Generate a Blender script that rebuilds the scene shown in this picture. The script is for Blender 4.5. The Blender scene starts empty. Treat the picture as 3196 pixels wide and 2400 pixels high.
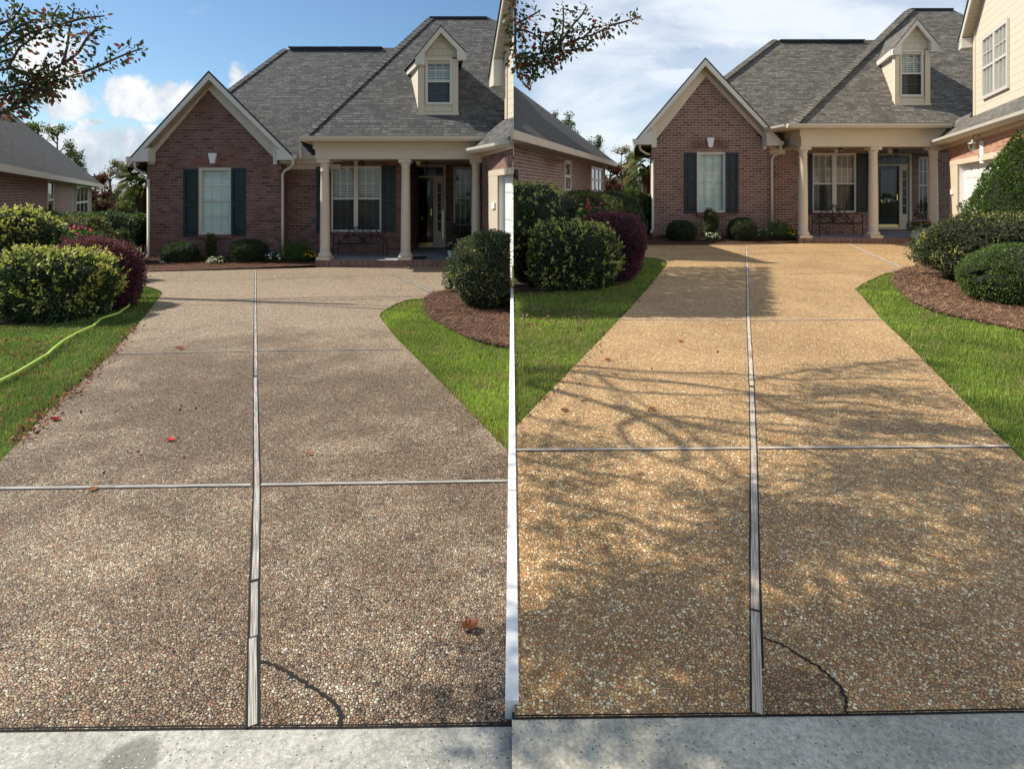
import bpy, math, random
import numpy as np
from mathutils import Vector, Matrix
R=math.radians
random.seed(7); rng=np.random.default_rng(7)
S=bpy.context.scene
# ------------------------------------------------------------------ camera
F=1806.0; CX=1598.0; HY=601.0; CH=1.6
cam=bpy.data.objects.new('camera',bpy.data.cameras.new('camera'))
S.collection.objects.link(cam); S.camera=cam
cam.location=(0,0,CH); cam.rotation_euler=(R(90),0,0)
cam.data.sensor_width=36; cam.data.lens=36*F/3196; cam.data.shift_y=-(1200-HY)/3196
cam.data.clip_start=0.05; cam.data.clip_end=3000
# ------------------------------------------------------------------ sun
SUN_EL=R(47); SUN_AZ=R(12)      # azimuth: due left of the camera, slightly behind the houses
sdir=Vector((-math.cos(SUN_EL)*math.cos(SUN_AZ),math.cos(SUN_EL)*math.sin(SUN_AZ),math.sin(SUN_EL)))
sl=bpy.data.lights.new('sun','SUN'); sl.energy=5.0; sl.angle=R(0.55); sl.color=(1,0.93,0.80)
so=bpy.data.objects.new('sun',sl); S.collection.objects.link(so)
so.rotation_euler=sdir.to_track_quat('Z','Y').to_euler(); so.location=(-30,10,40)
S.view_settings.view_transform='Standard'; S.view_settings.look='None'
S.view_settings.exposure=0.45; S.view_settings.gamma=1
# ------------------------------------------------------------------ node helper
class NT:
    def __init__(s,tree): s.t=tree; s.n=tree.nodes; s.l=tree.links
    def new(s,ty,**kw):
        nd=s.n.new(ty)
        for k,v in kw.items(): setattr(nd,k,v)
        return nd
    def put(s,sock,val):
        if isinstance(val,bpy.types.NodeSocket): s.l.new(val,sock)
        else:
            try: sock.default_value=val
            except Exception: sock.default_value=(*val,1) if len(val)==3 else val
    def m(s,op,a,b=0.0,c=None,clamp=False):
        nd=s.new('ShaderNodeMath',operation=op); nd.use_clamp=clamp
        s.put(nd.inputs[0],a); s.put(nd.inputs[1],b)
        if c is not None: s.put(nd.inputs[2],c)
        return nd.outputs[0]
    def mix(s,f,a,b,mode='MIX'):
        nd=s.new('ShaderNodeMixRGB',blend_type=mode)
        s.put(nd.inputs[0],f); s.put(nd.inputs[1],a); s.put(nd.inputs[2],b)
        return nd.outputs[0]
    def noise(s,vec,scale,detail=3,rough=0.55,dist=0,out=0):
        nd=s.new('ShaderNodeTexNoise'); s.put(nd.inputs['Vector'],vec)
        nd.inputs['Scale'].default_value=scale; nd.inputs['Detail'].default_value=detail
        nd.inputs['Roughness'].default_value=rough; nd.inputs['Distortion'].default_value=dist
        return nd.outputs[out]
    def step(s,v,a,b):
        nd=s.new('ShaderNodeMapRange',interpolation_type='SMOOTHSTEP')
        s.put(nd.inputs[0],v); s.put(nd.inputs[1],a); s.put(nd.inputs[2],b)
        return nd.outputs[0]
    def ramp(s,f,stops,interp='LINEAR'):
        nd=s.new('ShaderNodeValToRGB'); cr=nd.color_ramp; cr.interpolation=interp
        while len(cr.elements)<len(stops): cr.elements.new(0.5)
        for e,(p,c) in zip(cr.elements,stops): e.position=p; e.color=(*c,1)
        s.put(nd.inputs[0],f); return nd.outputs[0]
    def mapping(s,vec,scale=(1,1,1),loc=(0,0,0),rot=(0,0,0)):
        nd=s.new('ShaderNodeMapping'); s.put(nd.inputs[0],vec)
        nd.inputs['Scale'].default_value=scale; nd.inputs['Location'].default_value=loc
        nd.inputs['Rotation'].default_value=rot; return nd.outputs[0]
    def bump(s,h,strength=0.3,dist=0.01):
        nd=s.new('ShaderNodeBump'); nd.inputs['Strength'].default_value=strength
        nd.inputs['Distance'].default_value=dist; s.put(nd.inputs['Height'],h); return nd.outputs[0]
# ------------------------------------------------------------------ world sky with clouds
w=bpy.data.worlds.new('World'); S.world=w; w.use_nodes=True
t=NT(w.node_tree); t.n.clear()
sky=t.new('ShaderNodeTexSky',sky_type='NISHITA'); sky.sun_disc=False
sky.sun_elevation=SUN_EL; sky.sun_rotation=math.atan2(sdir.x,sdir.y)
sky.air_density=1.0; sky.dust_density=0.6; sky.ozone_density=1.6
geo=t.new('ShaderNodeTexCoord'); D=geo.outputs['Generated']
sp=t.new('ShaderNodeSeparateXYZ'); t.put(sp.inputs[0],D)
yy=t.m('MAXIMUM',t.m('ABSOLUTE',sp.outputs[1]),0.12)
U=t.m('DIVIDE',sp.outputs[0],yy); V=t.m('DIVIDE',sp.outputs[2],yy)
cb=t.new('ShaderNodeCombineXYZ'); t.put(cb.inputs[0],U); t.put(cb.inputs[1],V)
UV=cb.outputs[0]
n1=t.noise(UV,11,8,0.62,0.3); n2=t.noise(UV,30,6,0.65,0.2)
front=t.m('GREATER_THAN',sp.outputs[1],0.0)
def blob(x,y,a,b,amt=1.6):
    u0=(x-CX)/F; v0=(HY-y)/F
    du=t.m('DIVIDE',t.m('SUBTRACT',U,u0),a/F); dv=t.m('DIVIDE',t.m('SUBTRACT',V,v0),b/F)
    d=t.m('MULTIPLY',t.m('ADD',t.m('MULTIPLY',du,du),t.m('MULTIPLY',dv,dv)),0.62)
    q=t.m('ADD',t.m('SUBTRACT',1.0,d),t.m('MULTIPLY',t.m('SUBTRACT',n1,0.5),amt*2))
    q=t.m('ADD',q,t.m('MULTIPLY',t.m('SUBTRACT',n2,0.5),amt*0.8))
    return t.step(q,0.0,0.75)
acc=None
for bb in [(395,285,90,48),(515,300,85,55),(450,330,130,42),(150,190,115,110),(180,325,130,48),(740,240,34,44),
           (290,382,42,12),(380,440,200,42,2.2),(250,510,170,52,2.2),(415,520,80,90,2.0),(60,440,150,60,2.0)]:
    q=blob(*bb); acc=q if acc is None else t.m('MAXIMUM',acc,q)
acc=t.m('MULTIPLY',acc,front)
stretch=t.mapping(UV,(1.0,3.2,1)); st=t.noise(stretch,3.2,7,0.62,0.4)
right=t.step(U,-0.03,0.10)
veil=t.m('MULTIPLY',right,t.m('ADD',t.m('MULTIPLY',t.step(st,0.26,0.64),0.55),0.42))
patch=blob(2240,195,170,55,0.8); patch2=blob(2060,480,140,200,0.7)
veil=t.m('MULTIPLY',veil,t.m('SUBTRACT',1.0,t.m('MULTIPLY',t.m('MAXIMUM',patch,t.m('MULTIPLY',patch2,0.55)),0.42)))
cum2=t.m('MULTIPLY',t.m('MAXIMUM',blob(2120,240,110,26,1.2),blob(1960,470,95,60,1.2)),0.8)
leftc=t.m('MULTIPLY',t.m('SUBTRACT',1.0,right),t.m('MULTIPLY',t.step(st,0.62,0.85),0.5))
cover=t.m('MAXIMUM',t.m('MAXIMUM',acc,t.m('MULTIPLY',veil,0.93)),t.m('MAXIMUM',cum2,leftc))
low=t.m('MULTIPLY',t.step(V,0.16,0.02),0.55); cover=t.m('MAXIMUM',cover,low)
shade=t.step(t.m('ADD',t.m('ADD',t.m('MULTIPLY',n1,1.4),t.m('MULTIPLY',V,1.2)),t.m('MULTIPLY',right,0.35)),0.62,1.12)
ccol=t.mix(shade,(5.0,5.7,6.6),(9.4,9.5,9.7))
ccol=t.mix(t.m('MULTIPLY',right,0.35),ccol,(7.2,8.2,9.6))
skyc=t.mix(1.0,sky.outputs[0],(0.86,1.05,1.16),'MULTIPLY')
skyt=t.mix(cover,skyc,ccol)
bg=t.new('ShaderNodeBackground'); bg.inputs[1].default_value=0.083
wo=t.new('ShaderNodeOutputWorld'); t.put(bg.inputs[0],skyt); t.l.new(bg.outputs[0],wo.inputs[0])
# ------------------------------------------------------------------ materials
def new_mat(name):
    m=bpy.data.materials.new(name); m.use_nodes=True
    nt=NT(m.node_tree); b=nt.n['Principled BSDF']; return m,nt,b
def plain(name,col,rough=0.6,var=0.12,scale=6,metal=0,bump=0.0,spec=0.4):
    m,nt,b=new_mat(name)
    tc=nt.new('ShaderNodeTexCoord').outputs['Object']
    n=nt.noise(tc,scale,5); n_b=nt.noise(tc,scale*14,3)
    f=nt.m('ADD',nt.m('MULTIPLY',nt.m('SUBTRACT',n,0.5),var*2),nt.m('MULTIPLY',nt.m('SUBTRACT',n_b,0.5),var))
    f=nt.m('ADD',f,1.0)
    cbn=nt.new('ShaderNodeCombineXYZ')
    for i in range(3): nt.put(cbn.inputs[i],nt.m('MULTIPLY',f,col[i]))
    nt.put(b.inputs['Base Color'],cbn.outputs[0]); b.inputs['Roughness'].default_value=rough
    b.inputs['Metallic'].default_value=metal; b.inputs['Specular IOR Level'].default_value=spec
    if bump: nt.put(b.inputs['Normal'],nt.bump(n_b,bump,0.01))
    return m
def brick_mat(name,cols,mortar,bw=0.203,rh=0.075,ms=0.009,vertical=False,fade=0.0,pale=0.5):
    m,nt,b=new_mat(name)
    uv=nt.new('ShaderNodeUVMap').outputs[0]
    if vertical: uv=nt.mapping(uv,rot=(0,0,R(90)))
    wob=nt.noise(uv,5,2,out=1)
    uvw=nt.mix(0.006,uv,wob,'ADD')
    def tex(c1,c2,mo,bias=0.0):
        k=nt.new('ShaderNodeTexBrick'); nt.put(k.inputs['Vector'],uvw)
        k.inputs['Scale'].default_value=1; k.inputs['Brick Width'].default_value=bw
        k.inputs['Row Height'].default_value=rh; k.inputs['Mortar Size'].default_value=ms
        k.inputs['Mortar Smooth'].default_value=0.3; k.inputs['Bias'].default_value=bias
        nt.put(k.inputs['Color1'],c1); nt.put(k.inputs['Color2'],c2); nt.put(k.inputs['Mortar'],mo); return k
    k=tex((0,0,0),(1,1,1),(0.5,0.5,0.5))
    c=nt.ramp(k.outputs[0],[(0.0,cols[0]),(0.3,cols[1]),(0.6,cols[2]),(1.0,cols[3])])
    n=nt.noise(uv,1.1,4); c=nt.mix(nt.m('MULTIPLY',nt.step(n,0.35,0.7),0.35),c,cols[4])
    streak=nt.noise(nt.mapping(uv,(38,7,1)),1,4,0.6); big=nt.noise(uv,0.9,2)
    c=nt.mix(nt.m('MULTIPLY',nt.m('MULTIPLY',nt.step(streak,0.56,0.72),nt.step(big,0.5,0.68)),pale),c,(0.44,0.34,0.30))
    fine=nt.noise(uv,60,4); c=nt.mix(0.5,c,nt.ramp(fine,[(0.2,(0.25,0.25,0.25)),(0.8,(0.78,0.78,0.78))]),'OVERLAY')
    mf=nt.m('MULTIPLY',k.outputs[1],nt.m('SUBTRACT',1.0,nt.m('MULTIPLY',nt.step(nt.noise(uv,1.7,3),0.38,0.62),fade)))
    c=nt.mix(mf,c,mortar)
    nt.put(b.inputs['Base Color'],c); b.inputs['Roughness'].default_value=0.86
    b.inputs['Specular IOR Level'].default_value=0.2
    h=nt.m('ADD',nt.m('MULTIPLY',k.outputs[1],-1.0),nt.m('MULTIPLY',fine,0.5))
    nt.put(b.inputs['Normal'],nt.bump(h,0.6,0.008)); return m
def shingle_mat(name,c0,c1,c2,row=0.10,wd=0.19):
    m,nt,b=new_mat(name)
    uv=nt.new('ShaderNodeUVMap').outputs[0]
    wob=nt.noise(uv,2.2,3,out=1); uvw=nt.mix(0.02,uv,wob,'ADD')
    def tex(width,off):
        k=nt.new('ShaderNodeTexBrick'); nt.put(k.inputs['Vector'],nt.mapping(uvw,loc=(off,0,0)))
        k.inputs['Scale'].default_value=1; k.inputs['Brick Width'].default_value=width
        k.inputs['Row Height'].default_value=row; k.inputs['Mortar Size'].default_value=0.007
        k.inputs['Mortar Smooth'].default_value=0.25
        k.offset=0.37; k.squash=0.7; k.squash_frequency=3
        nt.put(k.inputs['Color1'],(0,0,0)); nt.put(k.inputs['Color2'],(1,1,1)); nt.put(k.inputs['Mortar'],(0,0,0)); return k
    k=tex(wd,0); k2=tex(wd*1.7,3.3)
    v=nt.m('ADD',nt.m('MULTIPLY',k.outputs[0],0.6),nt.m('MULTIPLY',k2.outputs[0],0.4))
    c=nt.ramp(v,[(0.0,c0),(0.5,c1),(1.0,c2)])
    g=nt.noise(uv,140,3,0.7); c=nt.mix(0.55,c,nt.ramp(g,[(0.25,(0.2,0.2,0.2)),(0.75,(0.8,0.8,0.8))]),'OVERLAY')
    big=nt.noise(nt.mapping(uv,(1,0.25,1)),0.7,4); c=nt.mix(nt.m('MULTIPLY',nt.step(big,0.5,0.75),0.3),c,c0)
    s2=nt.new('ShaderNodeSeparateXYZ'); nt.put(s2.inputs[0],uvw); rowl=nt.m('LESS_THAN',nt.m('FRACT',nt.m('DIVIDE',s2.outputs[1],row)),0.13)
    c=nt.mix(nt.m('MULTIPLY',k.outputs[1],0.35),c,(0.03,0.03,0.03)); c=nt.mix(nt.m('MULTIPLY',rowl,nt.m('ADD',nt.m('MULTIPLY',v,0.5),0.25)),c,(0.028,0.028,0.028))
    nt.put(b.inputs['Base Color'],c); b.inputs['Roughness'].default_value=0.92; b.inputs['Specular IOR Level'].default_value=0.15
    nt.put(b.inputs['Normal'],nt.bump(nt.m('ADD',nt.m('MULTIPLY',k.outputs[1],-1.0),nt.m('MULTIPLY',v,0.4)),0.8,0.02)); return m
def siding_mat(name,col,row=0.17,wd=0.26,line=0.25):
    m,nt,b=new_mat(name)
    uv=nt.new('ShaderNodeUVMap').outputs[0]
    s2=nt.new('ShaderNodeSeparateXYZ'); nt.put(s2.inputs[0],uv)
    fr=nt.m('FRACT',nt.m('DIVIDE',s2.outputs[1],row))
    k=nt.new('ShaderNodeTexBrick'); nt.put(k.inputs['Vector'],uv)
    k.inputs['Scale'].default_value=1; k.inputs['Brick Width'].default_value=wd; k.inputs['Row Height'].default_value=row
    k.inputs['Mortar Size'].default_value=0.004
    n=nt.noise(uv,3,4); c=nt.mix(nt.m('MULTIPLY',n,0.25),col,tuple(x*0.75 for x in col))
    c=nt.mix(nt.m('MULTIPLY',k.outputs[1],0.6),c,tuple(x*line for x in col))
    nt.put(b.inputs['Base Color'],c); b.inputs['Roughness'].default_value=0.55
    nt.put(b.inputs['Normal'],nt.bump(nt.m('SUBTRACT',1.0,fr),1.0,0.03)); return m
def aggregate_mat(name,dirt_shade,warm,gap,dark_amt,desat):
    m,nt,b=new_mat(name)
    tc=nt.new('ShaderNodeTexCoord').outputs['Object']
    wv=nt.noise(tc,40,2,out=1); v=nt.mix(0.012,tc,wv,'ADD')
    vv=nt.mapping(v,(1,1,0.2))
    def vor(scale,feat='F1'):
        k=nt.new('ShaderNodeTexVoronoi',feature=feat); nt.put(k.inputs['Vector'],vv); k.inputs['Scale'].default_value=scale
        return k
    vs_=104 if desat>.3 else 92
    k=vor(vs_); e=vor(vs_,'DISTANCE_TO_EDGE')
    sc=nt.new('ShaderNodeSeparateXYZ'); nt.put(sc.inputs[0],k.outputs['Color'])
    c=nt.ramp(sc.outputs[0],[(0,(0.36,0.17,0.055)),(0.16,(0.52,0.30,0.12)),(0.32,(0.60,0.43,0.22)),(0.46,(0.26,0.16,0.10)),
        (0.58,(0.70,0.58,0.40)),(0.70,(0.42,0.34,0.26)),(0.82,(0.55,0.22,0.09)),(0.94,(0.84,0.79,0.70)),(1,(0.66,0.50,0.28))],'CONSTANT')
    c=nt.mix(nt.m('MULTIPLY',sc.outputs[1],0.35),c,(0.25,0.2,0.16))
    hs=nt.new('ShaderNodeHueSaturation'); hs.inputs['Saturation'].default_value=1-desat; nt.put(hs.inputs['Color'],c); c=hs.outputs[0]
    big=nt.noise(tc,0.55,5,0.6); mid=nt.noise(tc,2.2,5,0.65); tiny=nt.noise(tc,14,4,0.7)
    stain_shade=nt.m('ADD',nt.m('ADD',nt.m('MULTIPLY',big,0.55),nt.m('MULTIPLY',mid,0.35)),nt.m('MULTIPLY',tiny,0.22))
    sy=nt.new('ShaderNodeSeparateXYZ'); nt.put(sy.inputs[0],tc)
    if desat>0.3: stain_shade=nt.m('ADD',stain_shade,nt.m('MULTIPLY',nt.m('SUBTRACT',nt.step(nt.m('ADD',sy.outputs[1],nt.m('MULTIPLY',mid,1.5)),9.5,5.5),0.62),0.24))  # glancing sun painted over the stains: far gravel lighter, near gravel darker
    stain_shade=nt.step(stain_shade,0.42,0.72)
    g=nt.step(e.outputs[0],0.025,0.18)
    gapc=nt.mix(stain_shade,gap,tuple(x*0.5 for x in gap))
    c=nt.mix(g,gapc,c)
    c=nt.mix(nt.m('MULTIPLY',stain_shade,dark_amt),c,dirt_shade,'MULTIPLY')
    c=nt.mix(1.0,c,warm,'MULTIPLY')
    nt.put(b.inputs['Base Color'],c); b.inputs['Roughness'].default_value=0.7; b.inputs['Specular IOR Level'].default_value=0.3
    nt.put(b.inputs['Normal'],nt.bump(nt.m('SQRT',e.outputs[0]),0.85,0.007)); return m
def concrete_mat(name,col,spk=0.5,scale=230,damp=None):
    m,nt,b=new_mat(name)
    tc=nt.new('ShaderNodeTexCoord').outputs['Object']
    n=nt.noise(tc,1.9,8,0.72); f=nt.noise(tc,65,5,0.8)
    c=nt.mix(nt.step(n,0.3,0.7),tuple(x*0.62 for x in col),col)
    c=nt.mix(0.85,c,nt.ramp(f,[(0.3,(0.22,)*3),(0.7,(0.78,)*3)]),'OVERLAY')
    if damp:
        ln=nt.new('ShaderNodeVectorMath',operation='DISTANCE'); nt.put(ln.inputs[0],tc); ln.inputs[1].default_value=damp
        dd=nt.m('ADD',ln.outputs['Value'],nt.m('MULTIPLY',nt.m('SUBTRACT',nt.noise(tc,14,5,0.6),0.5),0.07))
        c=nt.mix(nt.m('MULTIPLY',nt.step(dd,0.095,0.06),0.62),c,(0.08,0.078,0.072))
    k=nt.new('ShaderNodeTexVoronoi'); nt.put(k.inputs['Vector'],tc); k.inputs['Scale'].default_value=scale*0.5
    s=nt.new('ShaderNodeSeparateXYZ'); nt.put(s.inputs[0],k.outputs['Color'])
    sp1=nt.m('MULTIPLY',nt.m('GREATER_THAN',s.outputs[0],0.80),nt.m('LESS_THAN',k.outputs[0],nt.m('MULTIPLY',s.outputs[2],0.32)))
    sp2=nt.m('MULTIPLY',nt.m('GREATER_THAN',s.outputs[1],0.93),nt.m('LESS_THAN',k.outputs[0],0.32))
    c=nt.mix(nt.m('MULTIPLY',sp1,spk),c,(0.8,0.8,0.78)); c=nt.mix(nt.m('MULTIPLY',sp2,spk),c,(0.08,0.075,0.07))
    nt.put(b.inputs['Base Color'],c); b.inputs['Roughness'].default_value=0.88
    nt.put(b.inputs['Normal'],nt.bump(f,0.6,0.006)); return m
def leaf_mat(name,rough=0.5,trans=0.3,spec=0.4):
    m,nt,b=new_mat(name)
    a=nt.new('ShaderNodeAttribute',attribute_name='Col')
    nt.put(b.inputs['Base Color'],a.outputs['Color']); b.inputs['Roughness'].default_value=rough
    b.inputs['Specular IOR Level'].default_value=spec
    tr=nt.new('ShaderNodeBsdfTranslucent'); nt.put(tr.inputs[0],nt.mix(1.0,a.outputs['Color'],(1.25,1.35,0.7),'MULTIPLY'))
    mx=nt.new('ShaderNodeMixShader'); mx.inputs[0].default_value=trans
    nt.l.new(b.outputs[0],mx.inputs[1]); nt.l.new(tr.outputs[0],mx.inputs[2])
    nt.l.new(mx.outputs[0],nt.n['Material Output'].inputs[0]); return m
def glass_mat(name,tint=(0.95,0.97,0.95),base=0.06):
    m,nt,b=new_mat(name)
    gl=nt.new('ShaderNodeBsdfGlossy'); gl.inputs['Roughness'].default_value=0.02
    tp=nt.new('ShaderNodeBsdfTransparent'); tp.inputs[0].default_value=(*tint,1)
    lw=nt.new('ShaderNodeLayerWeight'); lw.inputs[0].default_value=0.5
    f=nt.m('ADD',nt.m('MULTIPLY',nt.m('POWER',lw.outputs[1],4.0),0.85),base)
    tc=nt.new('ShaderNodeTexCoord').outputs['Object']
    nt.put(gl.inputs['Normal'],nt.bump(nt.noise(tc,1.5,2),0.12,0.05))
    mx=nt.new('ShaderNodeMixShader'); nt.put(mx.inputs[0],f)
    nt.l.new(tp.outputs[0],mx.inputs[1]); nt.l.new(gl.outputs[0],mx.inputs[2])
    nt.l.new(mx.outputs[0],nt.n['Material Output'].inputs[0]); return m
def wood_mat(name,light,dark):
    m,nt,b=new_mat(name)
    uv=nt.new('ShaderNodeTexCoord').outputs['UV']
    g=nt.noise(nt.mapping(uv,(300,4,1)),1,5,0.6); n=nt.noise(uv,1.6,3,0.6)
    c=nt.mix(nt.step(g,0.4,0.62),dark,light); c=nt.mix(nt.m('MULTIPLY',nt.step(n,0.5,0.75),0.8),c,tuple(x*0.35 for x in dark))
    nt.put(b.inputs['Base Color'],c); b.inputs['Roughness'].default_value=0.85
    nt.put(b.inputs['Normal'],nt.bump(g,0.6,0.004)); return m
SL={'L':-0.0128,'R':0.0128}
def gz(side,Y): return SL[side]*Y
def G(side,px,py,off=0.0):
    Y=CH/((py-HY)/F+SL[side]); return Vector(((px-CX)/F*Y,Y,SL[side]*Y+off))
M={}
M['brickL']=brick_mat('brown_brick_left',[(0.095,0.054,0.048),(0.150,0.080,0.069),(0.185,0.104,0.082),(0.23,0.13,0.105),(0.14,0.073,0.066)],(0.25,0.20,0.18),fade=0.75)
M['brickR']=brick_mat('rose_brick_right',[(0.13,0.070,0.056),(0.19,0.101,0.080),(0.235,0.128,0.097),(0.28,0.155,0.122),(0.20,0.108,0.088)],(0.42,0.35,0.31),fade=0.1,ms=0.008)
M['brickN']=brick_mat('pale_joint_brick',[(0.17,0.10,0.09),(0.23,0.14,0.125),(0.26,0.16,0.14),(0.30,0.19,0.17),(0.22,0.14,0.125)],(0.55,0.47,0.44),ms=0.009)
M['brickW']=brick_mat('warm_brick',[(0.30,0.13,0.08),(0.38,0.18,0.11),(0.42,0.21,0.13),(0.48,0.26,0.18),(0.35,0.17,0.11)],(0.46,0.38,0.32),ms=0.007)
M['rowlock']=brick_mat('rowlock_brick',[(0.13,0.06,0.045),(0.18,0.085,0.065),(0.21,0.105,0.08),(0.24,0.12,0.09),(0.16,0.075,0.058)],(0.20,0.13,0.11),bw=0.2,rh=0.08,ms=0.006)
M['soldier']=brick_mat('soldier_brick',[(0.15,0.075,0.06),(0.2,0.10,0.08),(0.24,0.125,0.09),(0.29,0.16,0.12),(0.2,0.10,0.08)],(0.3,0.24,0.2),bw=0.2,rh=0.072,ms=0.008,vertical=True)
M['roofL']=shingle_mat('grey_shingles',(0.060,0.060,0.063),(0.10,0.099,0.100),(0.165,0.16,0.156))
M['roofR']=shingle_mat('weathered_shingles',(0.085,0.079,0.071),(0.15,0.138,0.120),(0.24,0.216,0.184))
M['roofN']=shingle_mat('dark_shingles',(0.05,0.048,0.048),(0.08,0.077,0.075),(0.11,0.105,0.10))
M['trim']=plain('cream_trim',(0.58,0.50,0.40),0.5,0.06,3)
M['trimR']=plain('warm_cream_trim',(0.64,0.54,0.41),0.5,0.06,3)
M['rake']=plain('pale_rake_paint',(0.66,0.62,0.55),0.45,0.05,3)
M['gutter']=plain('almond_gutter',(0.58,0.54,0.46),0.4,0.05,3)
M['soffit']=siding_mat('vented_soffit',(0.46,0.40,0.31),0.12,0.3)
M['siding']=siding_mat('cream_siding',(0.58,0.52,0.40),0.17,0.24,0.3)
M['white']=plain('white_paint',(0.74,0.73,0.71),0.45,0.04,4)
M['winframe']=plain('almond_window_frame',(0.60,0.56,0.50),0.4,0.04,4)
M['shutter']=plain('dark_green_shutter',(0.012,0.024,0.026),0.45,0.2,3)
M['shutterR']=plain('navy_green_shutter',(0.014,0.020,0.027),0.45,0.2,3)
M['blind']=plain('pale_blind',(0.72,0.84,0.78),0.6,0.05,3)
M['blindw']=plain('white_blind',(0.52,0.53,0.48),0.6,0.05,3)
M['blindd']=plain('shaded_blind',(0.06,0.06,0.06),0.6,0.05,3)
M['curtain']=plain('pale_curtain',(0.62,0.64,0.64),0.7,0.15,2)
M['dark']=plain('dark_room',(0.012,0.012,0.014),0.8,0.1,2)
M['door']=plain('black_door',(0.006,0.008,0.014),0.15,0.1,2)
M['garage']=plain('white_garage_door',(0.78,0.77,0.74),0.4,0.03,2)
M['glass']=glass_mat('window_glass'); M['dglass']=glass_mat('storm_door_glass',(0.3,0.3,0.32),0.05)
M['brass']=plain('brass',(0.75,0.58,0.25),0.25,0.1,4,metal=1)
M['iron']=plain('black_iron',(0.012,0.011,0.011),0.5,0.2,20)
M['ridge']=plain('black_vent',(0.02,0.02,0.02),0.7,0.2,10)
M['porch']=concrete_mat('porch_concrete',(0.30,0.31,0.33),0.1)
M['concL']=concrete_mat('grey_concrete',(0.43,0.42,0.375),1.0,damp=tuple(G('L',405,2375,0))); M['concR']=concrete_mat('sandy_concrete',(0.49,0.46,0.375),1.0)
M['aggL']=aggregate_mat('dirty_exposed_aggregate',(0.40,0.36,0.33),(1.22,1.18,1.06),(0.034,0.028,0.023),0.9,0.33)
M['aggR']=aggregate_mat('clean_exposed_aggregate',(0.74,0.68,0.60),(1.34,1.20,0.90),(0.19,0.14,0.08),0.5,0.15)
M['aggW']=aggregate_mat('wet_aggregate',(0.7,0.62,0.54),(0.88,0.76,0.56),(0.15,0.115,0.075),0.4,0.2)
M['wood']=wood_mat('weathered_wood',(0.48,0.46,0.42),(0.17,0.15,0.13)); M['woodR']=wood_mat('bleached_wood',(0.62,0.54,0.44),(0.28,0.22,0.17))
M['crack']=plain('black_gap',(0.012,0.011,0.010),0.95,0.3,30)
M['joint']=plain('saw_cut',(0.10,0.075,0.05),0.95,0.3,30)
M['soil']=plain('lawn_soil',(0.050,0.075,0.016),0.95,0.4,5); M['mulch']=plain('mulch',(0.075,0.042,0.030),0.95,0.5,9,bump=0.8)
M['asphalt']=plain('asphalt',(0.05,0.05,0.05),0.9,0.2,20,bump=0.4)
M['leaf']=leaf_mat('leaf'); M['leafsoft']=leaf_mat('leaf_soft',0.6,0.35,0.25); M['grass']=leaf_mat('grass_blade',0.55,0.38,0.25)
M['straw']=leaf_mat('pine_needle',0.7,0.1,0.2); M['dry']=leaf_mat('dry_leaf',0.6,0.25,0.3); M['petal']=leaf_mat('petal',0.6,0.3,0.2)
M['bark']=plain('grey_bark',(0.085,0.065,0.05),0.9,0.3,20,bump=0.6)
M['twigcore']=plain('inner_twigs',(0.022,0.024,0.014),0.95,0.5,30,bump=1.0)
M['purplecore']=plain('inner_purple_twigs',(0.022,0.010,0.014),0.95,0.5,30,bump=1.0)
M['hose']=plain('lime_hose',(0.46,0.62,0.13),0.4,0.05,5); M['pipe']=plain('black_pipe',(0.012,0.013,0.016),0.4,0.1,9)
M['pot']=plain('white_pot',(0.62,0.65,0.68),0.5,0.08,12,bump=0.3); M['mat']=plain('door_mat',(0.015,0.017,0.017),0.9,0.2,60)
M['screen']=glass_mat('insect_screen',(0.42,0.42,0.43),0.02)
M['lampmetal']=plain('pewter',(0.40,0.38,0.34),0.4,0.1,20,metal=0.6); M['grey']=plain('grey_metal',(0.33,0.34,0.33),0.5,0.1,5)
M['edging']=plain('pale_edging',(0.74,0.73,0.71),0.8,0.05,3)
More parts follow.
